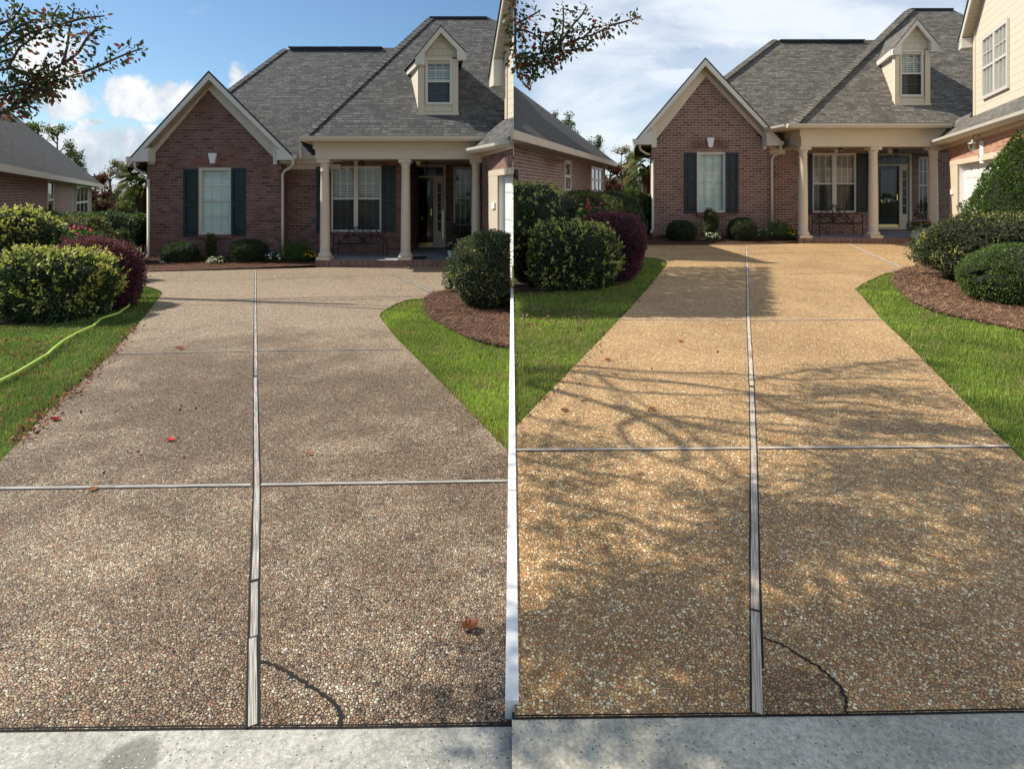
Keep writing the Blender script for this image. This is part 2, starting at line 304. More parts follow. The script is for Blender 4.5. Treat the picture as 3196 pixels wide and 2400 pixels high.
# ------------------------------------------------------------------ object helpers
def W(px,py,Y): return Vector(((px-CX)/F*Y,Y,CH+(HY-py)/F*Y))
def tag(o,label=None,cat=None,group=None,kind=None):
    if label: o['label']=label
    if cat: o['category']=cat
    if group: o['group']=group
    if kind: o['kind']=kind
    return o
def empty(name,loc=(0,0,0)):
    o=bpy.data.objects.new(name,None); S.collection.objects.link(o); o.location=loc; o.empty_display_size=0.2; return o
def link(name,me,parent=None):
    o=bpy.data.objects.new(name,me); S.collection.objects.link(o)
    if parent is not None:
        o.parent=parent
        o.matrix_parent_inverse=Matrix.Translation(-world_loc(parent))
    return o
def world_loc(o):
    return o.location.copy() if o.parent is None else Vector((0,0,0)) if o.type=='MESH' else o.location.copy()
class MB:
    def __init__(s): s.v=[]; s.f=[]; s.mi=[]; s.cur=0
    def add(s,vs,fs):
        k=len(s.v); s.v+= [tuple(p) for p in vs]; s.f+=[tuple(i+k for i in f) for f in fs]; s.mi+=[s.cur]*len(fs); return s
    def box(s,x0,x1,y0,y1,z0,z1):
        vs=[(x,y,z) for x in (x0,x1) for y in (y0,y1) for z in (z0,z1)]
        return s.add(vs,[(0,1,3,2),(4,6,7,5),(0,4,5,1),(2,3,7,6),(0,2,6,4),(1,5,7,3)])
    def pbox(s,a,b,c,d,Y,dep):      # pixel rect (a..b, c..d) seen at distance Y, real box going back dep
        p=W(a,d,Y); q=W(b,c,Y); return s.box(p.x,q.x,Y,Y+dep,p.z,q.z)
    def poly(s,pts): return s.add(pts,[tuple(range(len(pts)))])
    def prism(s,pts,vec):
        n=len(pts); vec=Vector(vec); b=[Vector(p)+vec for p in pts]
        return s.add(list(pts)+b,[tuple(range(n)),tuple(range(2*n-1,n-1,-1))]+[(i,(i+1)%n,n+(i+1)%n,n+i)[::-1] for i in range(n)])
    def tube(s,pts,r,n=8,cap=True):
        pts=[Vector(p) for p in pts]; rs=r if isinstance(r,(list,tuple)) else [r]*len(pts); k=len(s.v); vs=[];fs=[]
        up=Vector((0,0,1)); prev=None
        for i,p in enumerate(pts):
            d=(pts[min(i+1,len(pts)-1)]-pts[max(i-1,0)]); d=d.normalized() if d.length>1e-9 else Vector((0,1,0))
            if prev is None: a=d.cross(up); a=a if a.length>0.05 else d.cross(Vector((1,0,0)))
            else: a=prev-d*prev.dot(d)
            a=a.normalized() if a.length>1e-6 else Vector((1,0,0)); prev=a; b=d.cross(a)
            for j in range(n):
                th=2*math.pi*j/n; vs.append(p+(a*math.cos(th)+b*math.sin(th))*rs[i])
        for i in range(len(pts)-1):
            for j in range(n): fs.append((i*n+j,i*n+(j+1)%n,(i+1)*n+(j+1)%n,(i+1)*n+j))
        if cap: fs.append(tuple(range(n))[::-1]); fs.append(tuple((len(pts)-1)*n+j for j in range(n)))
        return s.add(vs,fs)
    def lathe(s,c,prof,n=28):
        vs=[];fs=[]
        for r,z in prof:
            for j in range(n): th=2*math.pi*j/n; vs.append((c[0]+r*math.cos(th),c[1]+r*math.sin(th),c[2]+z))
        for i in range(len(prof)-1):
            for j in range(n): fs.append((i*n+j,i*n+(j+1)%n,(i+1)*n+(j+1)%n,(i+1)*n+j))
        fs.append(tuple(range(n))[::-1]); fs.append(tuple((len(prof)-1)*n+j for j in range(n)))
        return s.add(vs,fs)
    def build(s,name,mat,parent=None,smooth=False):
        me=bpy.data.meshes.new(name); me.from_pydata(s.v,[],s.f)
        mats=mat if isinstance(mat,(list,tuple)) else [mat]
        for m_ in mats: me.materials.append(M[m_])
        if len(mats)>1: me.polygons.foreach_set('material_index',s.mi)
        me.update(); uvl=me.uv_layers.new(name='UVMap')
        vv=me.vertices
        for p in me.polygons:
            n=p.normal
            if abs(n.z)>0.999: a=Vector((1,0,0)); b=Vector((0,1,0))
            else: a=Vector((0,0,1)).cross(n).normalized(); b=n.cross(a)
            if a.x<0: a=-a
            if b.z<-1e-6: b=-b
            for li in p.loop_indices:
                q=vv[me.loops[li].vertex_index].co; uvl.data[li].uv=(q.dot(a),q.dot(b))
        if smooth: me.polygons.foreach_set('use_smooth',[True]*len(me.polygons))
        return link(name,me,parent)
def child(o,parent):
    o.parent=parent; return o
def ptree(parent):   # parts are built in world coordinates; keep them there
    pass
# leaves / blades --------------------------------------------------
def cards(name,P,Nn,size,cols,mat,aspect=0.45,jit=0.8,parent=None,fold=0.15,droop=0.0):
    n=len(P); P=np.asarray(P,float); Nn=np.asarray(Nn,float)
    d=Nn+rng.normal(0,jit,(n,3)); d[:,2]-=droop; d/=np.linalg.norm(d,axis=1)[:,None]+1e-9
    r=rng.normal(0,1,(n,3)); s=np.cross(d,r); s/=np.linalg.norm(s,axis=1)[:,None]+1e-9
    u=np.cross(d,s); sz=(size*rng.uniform(0.65,1.25,n))[:,None] if np.isscalar(size) else np.asarray(size)[:,None]
    a=aspect
    v0=P; v1=P+d*sz*0.5+s*sz*a*0.5+u*sz*fold; v2=P+d*sz; v3=P+d*sz*0.5-s*sz*a*0.5+u*sz*fold
    V_=np.stack([v0,v1,v2,v3],1).reshape(-1,3)
    return quads(name,V_,np.repeat(np.asarray(cols),4,axis=0),mat,parent)
def quads(name,V_,C_,mat,parent=None,k=4):
    nv=len(V_); nf=nv//k
    me=bpy.data.meshes.new(name); me.vertices.add(nv); me.vertices.foreach_set('co',V_.astype(np.float32).ravel())
    me.loops.add(nv); me.loops.foreach_set('vertex_index',np.arange(nv,dtype=np.int32))
    me.polygons.add(nf); me.polygons.foreach_set('loop_start',np.arange(nf,dtype=np.int32)*k)
    me.polygons.foreach_set('loop_total',np.full(nf,k,dtype=np.int32))
    at=me.color_attributes.new('Col','FLOAT_COLOR','POINT')
    c4=np.ones((nv,4),np.float32); c4[:,:3]=C_; at.data.foreach_set('color',c4.ravel())
    me.materials.append(M[mat]); me.update(); me.validate(); return link(name,me,parent)
def pick(pal,n,wt=None,var=0.2):
    pal=np.array(pal); i=rng.choice(len(pal),n,p=wt); c=pal[i]*rng.uniform(1-var,1+var,(n,1)); return np.clip(c,0,1)
def sines(d,seed,amp):
    r=np.random.default_rng(seed); o=np.zeros(len(d))
    for k in range(10):
        f=r.normal(0,1,3)*r.uniform(2,9); o+=np.sin(d@f+r.uniform(0,6))*amp/(1+0.15*np.linalg.norm(f))
    return o
def shell(n,c,r,p=2.4,amp=0.10,depth=0.12,seed=0,zmin=-0.95):
    d=rng.normal(0,1,(n,3)); d/=np.linalg.norm(d,axis=1)[:,None]
    rad=1/(np.abs(d)**p).sum(1)**(1/p)
    rad=rad*(1+sines(d,seed,amp))*(1-np.abs(rng.normal(0,depth,n)))
    q=d*rad[:,None]; k=q[:,2]>zmin; q=q[k]; d=d[k]
    nn=d/np.array(r); nn/=np.linalg.norm(nn,axis=1)[:,None]
    return q*np.array(r)+np.array(c),nn,q
def core(name,c,r,p,amp,seed,mat,parent,scale=0.86,zmin=-0.9,clip=None):
    nu,nv=40,22; vs=[];fs=[]
    for i in range(nv+1):
        th=math.pi*i/nv
        for j in range(nu):
            ph=2*math.pi*j/nu; vs.append((math.sin(th)*math.cos(ph),math.sin(th)*math.sin(ph),math.cos(th)))
    d=np.array(vs); rad=1/(np.abs(d)**p).sum(1)**(1/p)*(1+sines(d,seed,amp))*scale*(1+0.05*np.random.default_rng(seed).normal(0,1,len(d)))
    q=d*rad[:,None]; q[:,2]=np.maximum(q[:,2],zmin); q=q*np.array(r)+np.array(c)
    if clip is not None: q=clip(q)
    for i in range(nv):
        for j in range(nu): fs.append((i*nu+j,(i+1)*nu+j,(i+1)*nu+(j+1)%nu,i*nu+(j+1)%nu))
    m_=MB(); m_.add([tuple(x) for x in q],fs); return m_.build(name,mat,parent)
# ================================================================== GROUND
g=MB(); g.poly([(-900,-300,-1.2),(900,-300,-1.2),(900,1500,-1.2),(-900,1500,-1.2)])
tag(g.build('ground','soil'),kind='structure')
st=MB(); st.poly([(-40,-9,-0.05),(40,-9,-0.05),(40,1.12,-0.05),(-40,1.12,-0.05)]); tag(st.build('road','asphalt'),kind='structure')
def lotsheet(side,pts,off,name,mat,parent=None):
    m_=MB(); m_.poly([G(side,x,y,off) for x,y in pts]); return m_.build(name,mat,parent)
def lot(side,xa,xb):
    m_=MB(); Ys=[1.1,3,6,10,15,22,30,45]
    for i in range(len(Ys)-1):
        a,b=Ys[i],Ys[i+1]; m_.poly([(xa,a,gz(side,a)-0.02),(xb,a,gz(side,a)-0.02),(xb,b,gz(side,b)-0.02),(xa,b,gz(side,b)-0.02)])
    m_.poly([(xa,45,gz(side,45)-0.02),(xb,45,gz(side,45)-0.02),(xb*4,140,-0.9),(xa*4,140,-0.9)])
    return tag(m_.build('lawn',"soil"),kind='structure')
lot('L',-45,0); lot('R',0,45)
DL_L=[(-850,2290),(47,1394),(137,1300),(351,1105),(433,1011),(508,917),(504,911),(498,907),(480,900),(460,895),(433,893)]
drvL=DL_L+[(415,870),(425,851),(624,846),(984,836),(1383,831),(1593,829),(1593,870),(1480,890),(1420,905),(1350,915),(1326,932),(1271,936),(1240,947),(1213,961),(1190,976),(1184,987),(1196,1005),(1242,1062),(1387,1206),(1593,1417),(1593,2262),(1054,2270),(700,2273),(47,2280)]
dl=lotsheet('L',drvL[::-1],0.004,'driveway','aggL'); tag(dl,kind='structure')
drvR=[(1606,2241),(1606,1337),(1619,1323),(1938,994),(2023,900),(2085,823),(2072,813),(2047,806),(2013,804),(2000,790),(2004,766),(2324,765),(2492,760),(3300,755),(3300,800),(2950,825),(2871,831),(2817,839),(2795,849),(2763,854),(2708,878),(2685,892),(2668,903),(2690,925),(2752,998),(2844,1087),(3155,1401),(3958,2215),(3155,2220),(2632,2230),(2200,2234)]
dr=lotsheet('R',drvR,0.004,'driveway','aggR'); tag(dr,kind='structure')
def strip(side,pts,w_,off,name,mat,parent,h=0.003,wfar=None,gap=0.9):
    # a raised timber/joint that follows a line on the slab, split where the photograph shows board ends
    m_=MB()
    P=[G(side,x,y,off) for x,y in pts]
    for i in range(len(P)-1):
        a,b=P[i],P[i+1]; d=(b-a); L=d.length; d=d/L; n=Vector((-d.y,d.x,0)).normalized()*(w_/2)
        vs=[a+n,a-n,b-n,b+n]; up=Vector((0,0,h))
        m_.add([*vs,*[v+up for v in vs]],[(4,5,6,7),(0,1,5,4),(1,2,6,5),(2,3,7,6),(3,0,4,7)])
    o=m_.build(name,mat,parent)
    uvl=o.data.uv_layers[0]
    for p in o.data.polygons:
        i=p.index//5; a,b=P[i],P[i+1]; d=(b-a).normalized(); n=Vector((-d.y,d.x,0))
        for li in p.loop_indices:
            q=o.data.vertices[o.data.loops[li].vertex_index].co; uvl.data[li].uv=((q-a).dot(n)+0.37*i,q.dot(d))
    return o
def lerp(a,b,t_): return (a[0]+(b[0]-a[0])*t_,a[1]+(b[1]-a[1])*t_)
# left driveway: centre boards, cross boards, saw cuts, crack
cl=[(789,2269),(789,1996),(793,1990),(794,1822),(796,1812),(799,1700),(801,1560),(802,1517),(800,1400),(797,1180),(799,1174),(798,1100),(797,1000),(797,940),(797,846)]
for i in range(0,len(cl)-1):
    if i in (1,3,9): continue
    strip('L',[cl[i],cl[i+1]],0.0255,0.005,'timber_strip','wood',dl)
strip('L',[(cl[0]),(cl[3]),(cl[6]),(cl[7]),(cl[9]),(cl[-1])],0.043,0.0045,'joint_gap','crack',dl,h=0.0008)
for a,b in [((-60,1527),(783,1516)),((815,1515),(1592,1503))]:
    strip('L',[a,lerp(a,b,.5),b],0.026,0.005,'timber_strip','wood',dl); strip('L',[lerp(a,b,-.0),b],0.046,0.0045,'joint_gap','crack',dl,h=0.0008)
for a,b in [((355,1106),(790,1098)),((805,1097),(1257,1091))]:
    strip('L',[a,b],0.014,0.005,'timber_strip','wood',dl,h=0.004); strip('L',[a,b],0.034,0.0045,'joint_gap','crack',dl,h=0.0008)
for a,b in [((470,959),(791,949)),((804,949),(1320,925)),((433,882),(792,873)),((803,872),(1240,858))]:
    strip('L',[a,b],0.022,0.0045,'saw_cut','joint',dl,h=0.0008)
strip('L',[(1175,834),(1240,864),(1350,914)],0.045,0.005,'timber_strip','wood',dl); strip('L',[(1175,834),(1350,914)],0.085,0.0045,'joint_gap','crack',dl,h=0.0008)
def crack(side,pts,parent,wd=0.009,n=14):
    P=[G(side,x,y,0.0062) for x,y in pts]; m_=MB(); Q=[]
    for i in range(len(P)-1):
        for k in range(n): Q.append(P[i].lerp(P[i+1],k/n)+Vector((rng.normal(0,.0035),rng.normal(0,.0035),0)))
    Q.append(P[-1])
    for i in range(len(Q)-1):
        d=(Q[i+1]-Q[i]).normalized(); nn=Vector((-d.y,d.x,0)); a=wd*rng.uniform(.35,1)*0.6; b=wd*rng.uniform(.35,1)*0.6
        m_.poly([Q[i]-nn*a,Q[i+1]-nn*b+d*0.002,Q[i+1]+nn*b+d*0.002,Q[i]+nn*a])
    return m_.build('crack','crack',parent)
crack('L',[(803,2069),(839,2070),(894,2100),(936,2126),(995,2161),(1037,2192),(1058,2214),(1063,2240),(1066,2266)],dl,0.012)
# right driveway
cr=[(2365,2231),(2357,1914),(2357,1906),(2355,1700),(2354,1575),(2352,1400),(2346,1212),(2346,1206),(2341,1102),(2336,1003),(2334,900),(2331,800),(2330,767)]
for i in range(len(cr)-1):
    if i in (1,6): continue
    strip('R',[cr[i],cr[i+1]],0.030,0.005,'timber_strip','woodR',dr)
strip('R',[cr[0],cr[3],cr[5],cr[7],cr[9],cr[-1]],0.044,0.0045,'joint_gap','crack',dr,h=0.0008)
for a,b in [((1608,1406),(2338,1401)),((2366,1400),(3150,1394))]:
    strip('R',[a,lerp(a,b,.5),b],0.028,0.005,'timber_strip','woodR',dr); strip('R',[a,b],0.046,0.0045,'joint_gap','crack',dr,h=0.0008)
for a,b in [((1932,999),(2330,1001)),((2343,1001),(2752,999))]:
    strip('R',[a,b],0.022,0.005,'timber_strip','woodR',dr,h=0.004); strip('R',[a,b],0.044,0.0045,'joint_gap','joint',dr,h=0.0008)
for a,b in [((2052,865),(2330,862)),((2338,862),(2760,847)),((2012,795),(2328,794)),((2334,793),(2700,785))]:
    strip('R',[a,b],0.026,0.0045,'saw_cut','joint',dr,h=0.0008)
strip('R',[(2760,848),(2796,846)],0.05,0.005,'timber_strip','wood',dr)
strip('R',[(2649,762),(2706,788),(2816,838)],0.055,0.005,'timber_strip','woodR',dr); strip('R',[(2649,762),(2816,838)],0.09,0.0045,'joint_gap','joint',dr,h=0.0008)
ckR=[(2380,1993),(2434,2011),(2515,2060),(2583,2105),(2623,2146),(2639,2186),(2643,2231)]
crack('R',ckR,dr,0.008)
lotsheet('R',[(2378,2092),(2450,2075),(2520,2100),(2583,2112),(2616,2146),(2632,2190),(2638,2231),(2384,2233)][::-1],0.0055,'wet_patch','aggW',dr)
# concrete street gutter
for side,pts,mt in (('L',[(-900,2292),(47,2281),(700,2273),(1054,2271),(1598,2263),(1598,3700),(-900,3700)],'concL'),('R',[(1598,2242),(2200,2235),(2632,2231),(3155,2221),(4000,2214),(4000,3700),(1598,3700)],'concR')):
    o=lotsheet(side,pts,0.0,'street_gutter',mt); tag(o,kind='structure')
    m_=MB(); a=[G(side,x,y,0.0015) for x,y in pts[:5]]
    for i in range(4): m_.poly([a[i]+Vector((0,-.004,0)),a[i+1]+Vector((0,-.004,0)),a[i+1]+Vector((0,.007,.004)),a[i]+Vector((0,.007,.004))])
    m_.build('joint_gap','crack',o)
# pale edging strip between the two lots
e=MB()
for a,b in [(1.78,3.0),(3.01,4.2),(4.21,5.6),(5.61,7.2),(7.21,8.9)]:
    e.add([(-.021,a,-.05),(.021,a,-.05),(.021,b,-.1),(-.021,b,-.1),(-.021,a,gz('R',a)+.016),(.021,a,gz('R',a)+.016),(.021,b,gz('R',b)+.016),(-.021,b,gz('R',b)+.016)],[(4,5,6,7),(0,1,5,4),(1,2,6,5),(2,3,7,6),(3,0,4,7)])
tag(e.build('edging','edging'),kind='structure')
# planting beds
bedLL=[(-900,1010),(47,1012),(216,997),(332,971),(397,956),(419,939),(433,893),(418,868),(425,850),(350,820),(-900,820)]
bedLH=[(425,850),(624,845),(800,841),(984,836),(986,815),(880,812),(450,800),(350,805)]
bedLR=[(1326,932),(1350,915),(1420,905),(1480,890),(1592,870),(1592,1088),(1531,1076),(1459,1055),(1387,1018),(1336,985),(1318,955)]
bedRL=[(1604,912),(1764,908),(1873,898),(1948,886),(1998,856),(2013,804),(2000,768),(1900,745),(1604,745)]
bedRH=[(2004,766),(2324,765),(2492,761),(2493,735),(2030,733),(1960,735)]
bedRR=[(2795,849),(2817,839),(2871,831),(2950,825),(3900,800),(3900,1150),(3400,1068),(3155,1027),(3006,995),(2912,973),(2844,943),(2806,911),(2784,876)]
beds=[]
for side,pts in (('L',bedLL),('L',bedLH),('L',bedLR),('R',bedRL),('R',bedRH),('R',bedRR)):
    a=sum(pts[i][0]*pts[(i+1)%len(pts)][1]-pts[(i+1)%len(pts)][0]*pts[i][1] for i in range(len(pts)))
    q=pts if a<0 else pts[::-1]
    if pts in (bedLH,bedRH):
        m_=MB(); yf,yb=(13.0,14.9) if side=='L' else (15.5,17.0)
        m_.poly([G(side,x,y,.012)+Vector((0,0,.15*max(0,min(1,(G(side,x,y).y-yf)/(yb-yf))))) for x,y in q]); o=m_.build('mulch_bed','mulch')
    else: o=lotsheet(side,q,0.012,'mulch_bed','mulch')
    tag(o,kind='structure'); beds.append(o)
# scatter helpers ---------------------------------------------------
def inpoly(x,y,poly):
    x=np.asarray(x);y=np.asarray(y); ins=np.zeros(len(x),bool); n=len(poly)
    for i in range(n):
        x1,y1=poly[i];x2,y2=poly[(i+1)%n]
        c=((y1>y)!=(y2>y))&(x<(x2-x1)*(y-y1)/((y2-y1) if y2!=y1 else 1e-9)+x1); ins^=c
    return ins
def scatter(side,poly,dens,fall=None):
    P=[G(side,x,y) for x,y in poly]; x0=min(p.x for p in P);x1=max(p.x for p in P);y0=min(p.y for p in P);y1=max(p.y for p in P)
    n=int((x1-x0)*(y1-y0)*dens); X=rng.uniform(x0,x1,n);Y=rng.uniform(y0,y1,n)
    wp=[(p.x,p.y) for p in P]; k=inpoly(X,Y,wp)
    if fall: k&=rng.uniform(0,1,n)<np.clip((fall/Y)**1.6,0.06,1)
    X,Y=X[k],Y[k]; return np.stack([X,Y,SL[side]*Y],1)
lawnLL=[(-900,1010),(47,1012),(216,997),(332,971),(397,956),(419,939),(433,893),(460,895),(480,900),(498,907),(508,917),(433,1011),(351,1105),(137,1300),(47,1394),(-600,2050),(-1500,2050)]
lawnLR=[(1326,932),(1318,955),(1336,985),(1387,1018),(1459,1055),(1531,1076),(1594,1090),(1594,1418),(1387,1206),(1242,1062),(1196,1005),(1184,987),(1190,976),(1213,961),(1240,947),(1271,936)]
lawnRL=[(1603,912),(1764,908),(1873,898),(1948,886),(1998,856),(2013,804),(2047,806),(2072,813),(2085,823),(2023,900),(1938,994),(1619,1323),(1603,1340)]
lawnRR=[(2795,849),(2784,876),(2806,911),(2844,943),(2912,973),(3006,995),(3155,1027),(3400,1070),(4200,1180),(4700,1900),(3600,1850),(3155,1401),(2844,1087),(2752,998),(2690,925),(2668,903),(2685,892),(2708,878),(2763,854)]
def grass(side,poly,pal,wt,label,seedoff):
    P=scatter(side,poly,9000,4.2); n=len(P)
    big=sines(np.stack([P[:,0],P[:,1],P[:,0]*0],1)*1.2,seedoff,0.35)
    C=pick(pal,n,wt,0.25)*(1+0.35*np.clip(big,-1,1))[:,None]; dr_=sines(np.stack([P[:,0],P[:,1],P[:,0]*0],1)*2.6,seedoff+40,0.5)+rng.normal(0,.35,n); kd=dr_>.75; C[kd]=pick([(0.34,0.30,0.12),(0.28,0.22,0.11),(0.24,0.27,0.08)],kd.sum(),None,.2)
    az=rng.uniform(0,2*np.pi,n); lean=rng.uniform(0.1,1.1,n); h=rng.uniform(0.010,0.026,n)*(1+0.3*np.clip(big,-.7,.7)); wd=np.maximum(0.0035,0.0009*P[:,1])*rng.uniform(.7,1.2,n)
    hx=np.cos(az)*lean*h; hy=np.sin(az)*lean*h; sx=-np.sin(az)*wd/2; sy=np.cos(az)*wd/2
    z=P[:,2]-0.02
    a=np.stack([P[:,0]+sx,P[:,1]+sy,z],1); b=np.stack([P[:,0]-sx,P[:,1]-sy,z],1)
    c=np.stack([P[:,0]+hx*.45-sx*.8,P[:,1]+hy*.45-sy*.8,z+h*.72+.012],1); d=np.stack([P[:,0]+hx*.45+sx*.8,P[:,1]+hy*.45+sy*.8,z+h*.72+.012],1)
    t_=np.stack([P[:,0]+hx,P[:,1]+hy,z+h+.014],1)
    V1=np.stack([a,b,c,d],1); V2=np.stack([d,c,t_,t_+[0,0,0.0005]],1)
    V_=np.concatenate([V1,V2]).reshape(-1,3); CC=np.repeat(np.concatenate([C,C*1.1]),4,axis=0)
    tag(quads('grass',V_,CC,'grass'),label,'grass',kind='stuff')
gp=[(0.20,0.28,0.045),(0.28,0.34,0.06),(0.13,0.19,0.04),(0.38,0.35,0.14),(0.28,0.2,0.11)]
grass('L',lawnLL,[(0.12,0.20,0.045),(0.15,0.22,0.05),(0.09,0.15,0.035),(0.22,0.22,0.10),(0.2,0.15,0.08)],[.3,.3,.2,.12,.08],'leaf-strewn lawn with a lime hose on it, far left',1)
grass('L',lawnLR,gp,[.36,.36,.2,.06,.02],'bright green lawn strip between the dirty driveway and its pine straw bed',2)
grass('R',lawnRL,gp,[.3,.3,.2,.12,.08],'sunny leaf-strewn lawn left of the clean golden driveway',3)
grass('R',lawnRR,gp,[.36,.38,.18,.06,.02],'bright green lawn right of the clean golden driveway',4)
def straw(side,poly,dens,pal,label,L=0.13,fall=6.0):
    P=scatter(side,poly,dens,fall); n=len(P); az=rng.uniform(0,np.pi,n)+0.6*np.sin(P[:,0]*3); l=L*rng.uniform(.5,1.2,n)
    C=pick(pal,n,None,0.35); wd=np.maximum(0.0022,0.00042*P[:,1])
    dx=np.cos(az)*l/2; dy=np.sin(az)*l/2; sx=-np.sin(az)*wd; sy=np.cos(az)*wd
    mound=0.02+0.02*np.clip(sines(np.stack([P[:,0],P[:,1],0*P[:,0]],1)*2,9,0.5),-0.6,1)
    z=P[:,2]+0.012+rng.uniform(0,.5,n)*mound+.004
    if poly is bedLH: z=z+.15*np.clip((P[:,1]-13.0)/1.9,0,1)
    if poly is bedRH: z=z+.15*np.clip((P[:,1]-15.5)/1.5,0,1)
    tl=rng.normal(0,.014,n)
    V_=np.stack([np.stack([P[:,0]-dx+sx,P[:,1]-dy+sy,z-tl*.5],1),np.stack([P[:,0]-dx-sx,P[:,1]-dy-sy,z-tl*.5],1),
        np.stack([P[:,0]+dx-sx,P[:,1]+dy-sy,z+np.abs(tl)],1),np.stack([P[:,0]+dx+sx,P[:,1]+dy+sy,z+np.abs(tl)],1)],1).reshape(-1,3)
    tag(quads('pine_straw',V_,np.repeat(C,4,axis=0),'straw'),label,'pine straw',kind='stuff')
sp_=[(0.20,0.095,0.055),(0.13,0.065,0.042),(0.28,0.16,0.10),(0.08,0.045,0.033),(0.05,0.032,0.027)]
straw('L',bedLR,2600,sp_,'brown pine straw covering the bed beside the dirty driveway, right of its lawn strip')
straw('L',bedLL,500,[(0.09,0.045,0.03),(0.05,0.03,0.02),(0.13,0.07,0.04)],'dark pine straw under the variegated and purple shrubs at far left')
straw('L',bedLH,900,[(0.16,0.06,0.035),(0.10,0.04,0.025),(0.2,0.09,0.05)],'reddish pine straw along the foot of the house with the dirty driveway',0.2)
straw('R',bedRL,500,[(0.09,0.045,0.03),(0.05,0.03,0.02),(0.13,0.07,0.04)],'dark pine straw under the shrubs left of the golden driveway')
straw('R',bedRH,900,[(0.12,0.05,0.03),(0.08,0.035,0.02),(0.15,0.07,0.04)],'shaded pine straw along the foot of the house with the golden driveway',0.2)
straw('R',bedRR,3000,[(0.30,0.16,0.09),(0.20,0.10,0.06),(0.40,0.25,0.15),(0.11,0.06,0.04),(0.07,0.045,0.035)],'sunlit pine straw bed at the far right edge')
def litter(side,line,n,spread,pal,label,size=0.04):
    Q=[G(side,x,y) for x,y in line]; P=[]
    for i in range(n):
        k=rng.integers(0,len(Q)-1); p=Q[k].lerp(Q[k+1],rng.uniform()); P.append((p.x+rng.normal(0,spread),p.y+rng.normal(0,spread),p.z+rng.uniform(.006,.02)))
    P=np.array(P); o=cards('fallen_leaves',P,np.tile([[0,0,0.35]],(n,1))*np.array([1,1,1]),size,pick(pal,n,None,.35),'dry',0.6,0.8,fold=0.12)
    tag(o,label,'fallen leaves',kind='stuff'); return o
lp=[(0.24,0.075,0.055),(0.16,0.05,0.04),(0.30,0.15,0.11),(0.11,0.05,0.035),(0.33,0.10,0.06)]
litter('L',[(47,1394),(137,1300),(250,1200),(351,1105),(430,1015)],520,0.045,lp,'reddish leaf litter along the left edge of the dirty driveway',0.032)
litter('R',[(1619,1323),(1780,1170),(1938,994),(2050,870)],120,0.035,[(0.06,0.03,0.02),(0.10,0.05,0.03)],'sparse dark leaf litter along the left edge of the golden driveway',0.026)
litter('L',[(1387,1206),(1500,1310),(1592,1405)],70,0.03,lp,'small leaf litter on the right edge of the dirty driveway',0.024)
litter('R',[(2800,1045),(2900,1140),(3155,1398)],50,0.025,[(0.07,0.035,0.02),(0.13,0.06,0.03)],'tiny leaf litter on the right edge of the golden driveway',0.022)
def leafspread(side,poly,n,pal,label,size,zoff=0.02):
    P=scatter(side,poly,200); P=P[rng.permutation(len(P))[:n]]; P[:,2]+=zoff
    o=cards('fallen_leaves',P,np.tile([[0,0,0.4]],(len(P),1)),size,pick(pal,len(P),None,.3),'dry',0.6,0.9,fold=0.15); tag(o,label,'fallen leaves',kind='stuff')
leafspread('L',[(-100,1080),(47,1060),(240,1050),(300,1090),(200,1180),(47,1330),(-100,1400)],130,lp,'reddish brown leaves scattered over the lawn under the lime hose',0.04)
leafspread('R',[(1608,950),(1900,975),(1780,1100),(1680,1190),(1608,1230)],230,[(0.2,0.09,0.07),(0.13,0.06,0.045),(0.32,0.2,0.16),(0.3,0.08,0.05)],'brown leaves scattered over the sunny lawn left of the golden driveway',0.034)
leafspread('L',[(200,1300),(790,1150),(790,1500),(150,1500)],45,lp+[(0.05,0.04,0.03)],'small scattered leaves on the left lane of the dirty driveway',0.028,0.012)
leafspread('R',[(1750,1120),(2330,1080),(2330,1330),(1700,1330)],14,lp,'few small leaves on the left lane of the golden driveway',0.03,0.012)
def single_leaf(side,px,py,size,col,label,rot=0.0,curl=0.3,name='fallen_leaf'):
    c=G(side,px,py,0.012); nu,nv=10,6; vs=[];cs=[];fs=[]
    for i in range(nu+1):
        u=i/nu; wdt=math.sin(math.pi*min(1,u*1.02))**0.75*0.36*(1+.12*math.sin(u*23))
        for j in range(nv+1):
            v=(j/nv-.5)*2; x=(u-.5)*size; y=v*wdt*size
            z=curl*size*(v*v*0.45+0.5*(u-.5)**2+0.10*math.sin(u*9+v*4)+.06*math.sin(v*11))
            vs.append((c.x+x*math.cos(rot)-y*math.sin(rot),c.y+x*math.sin(rot)+y*math.cos(rot),c.z+z)); cs.append(col)
    for i in range(nu):
        for j in range(nv): fs.append((i*(nv+1)+j,(i+1)*(nv+1)+j,(i+1)*(nv+1)+j+1,i*(nv+1)+j+1))
    me=bpy.data.meshes.new(name); me.from_pydata(vs,[],fs); at=me.color_attributes.new('Col','FLOAT_COLOR','POINT')
    for i,cc in enumerate(cs): k=rng.uniform(.75,1.2); at.data[i].color=(cc[0]*k,cc[1]*k,cc[2]*k,1)
    me.materials.append(M['dry']); me.update(); o=link(name,me); tag(o,label,'leaf','single fallen leaves on the driveways')
single_leaf('L',1465,1968,0.062,(0.30,0.12,0.075),'large curled brown leaf on the dirty driveway near the street',0.15,0.75)
single_leaf('L',532,1378,0.062,(0.62,0.045,0.05),'bright red leaf lying on the left lane of the dirty driveway',-.1,0.3)
single_leaf('L',172,1314,0.07,(0.34,0.03,0.04),'dark crimson leaf at the left edge of the dirty driveway',-.2,0.5)
single_leaf('L',560,1091,0.07,(0.40,0.07,0.04),'orange red leaf just behind the second cross joint of the dirty driveway',.3,0.5)
single_leaf('L',290,1533,0.05,(0.45,0.18,0.1),'tan leaf touching the nearest timber cross strip, left of the red leaf',.4,0.4)
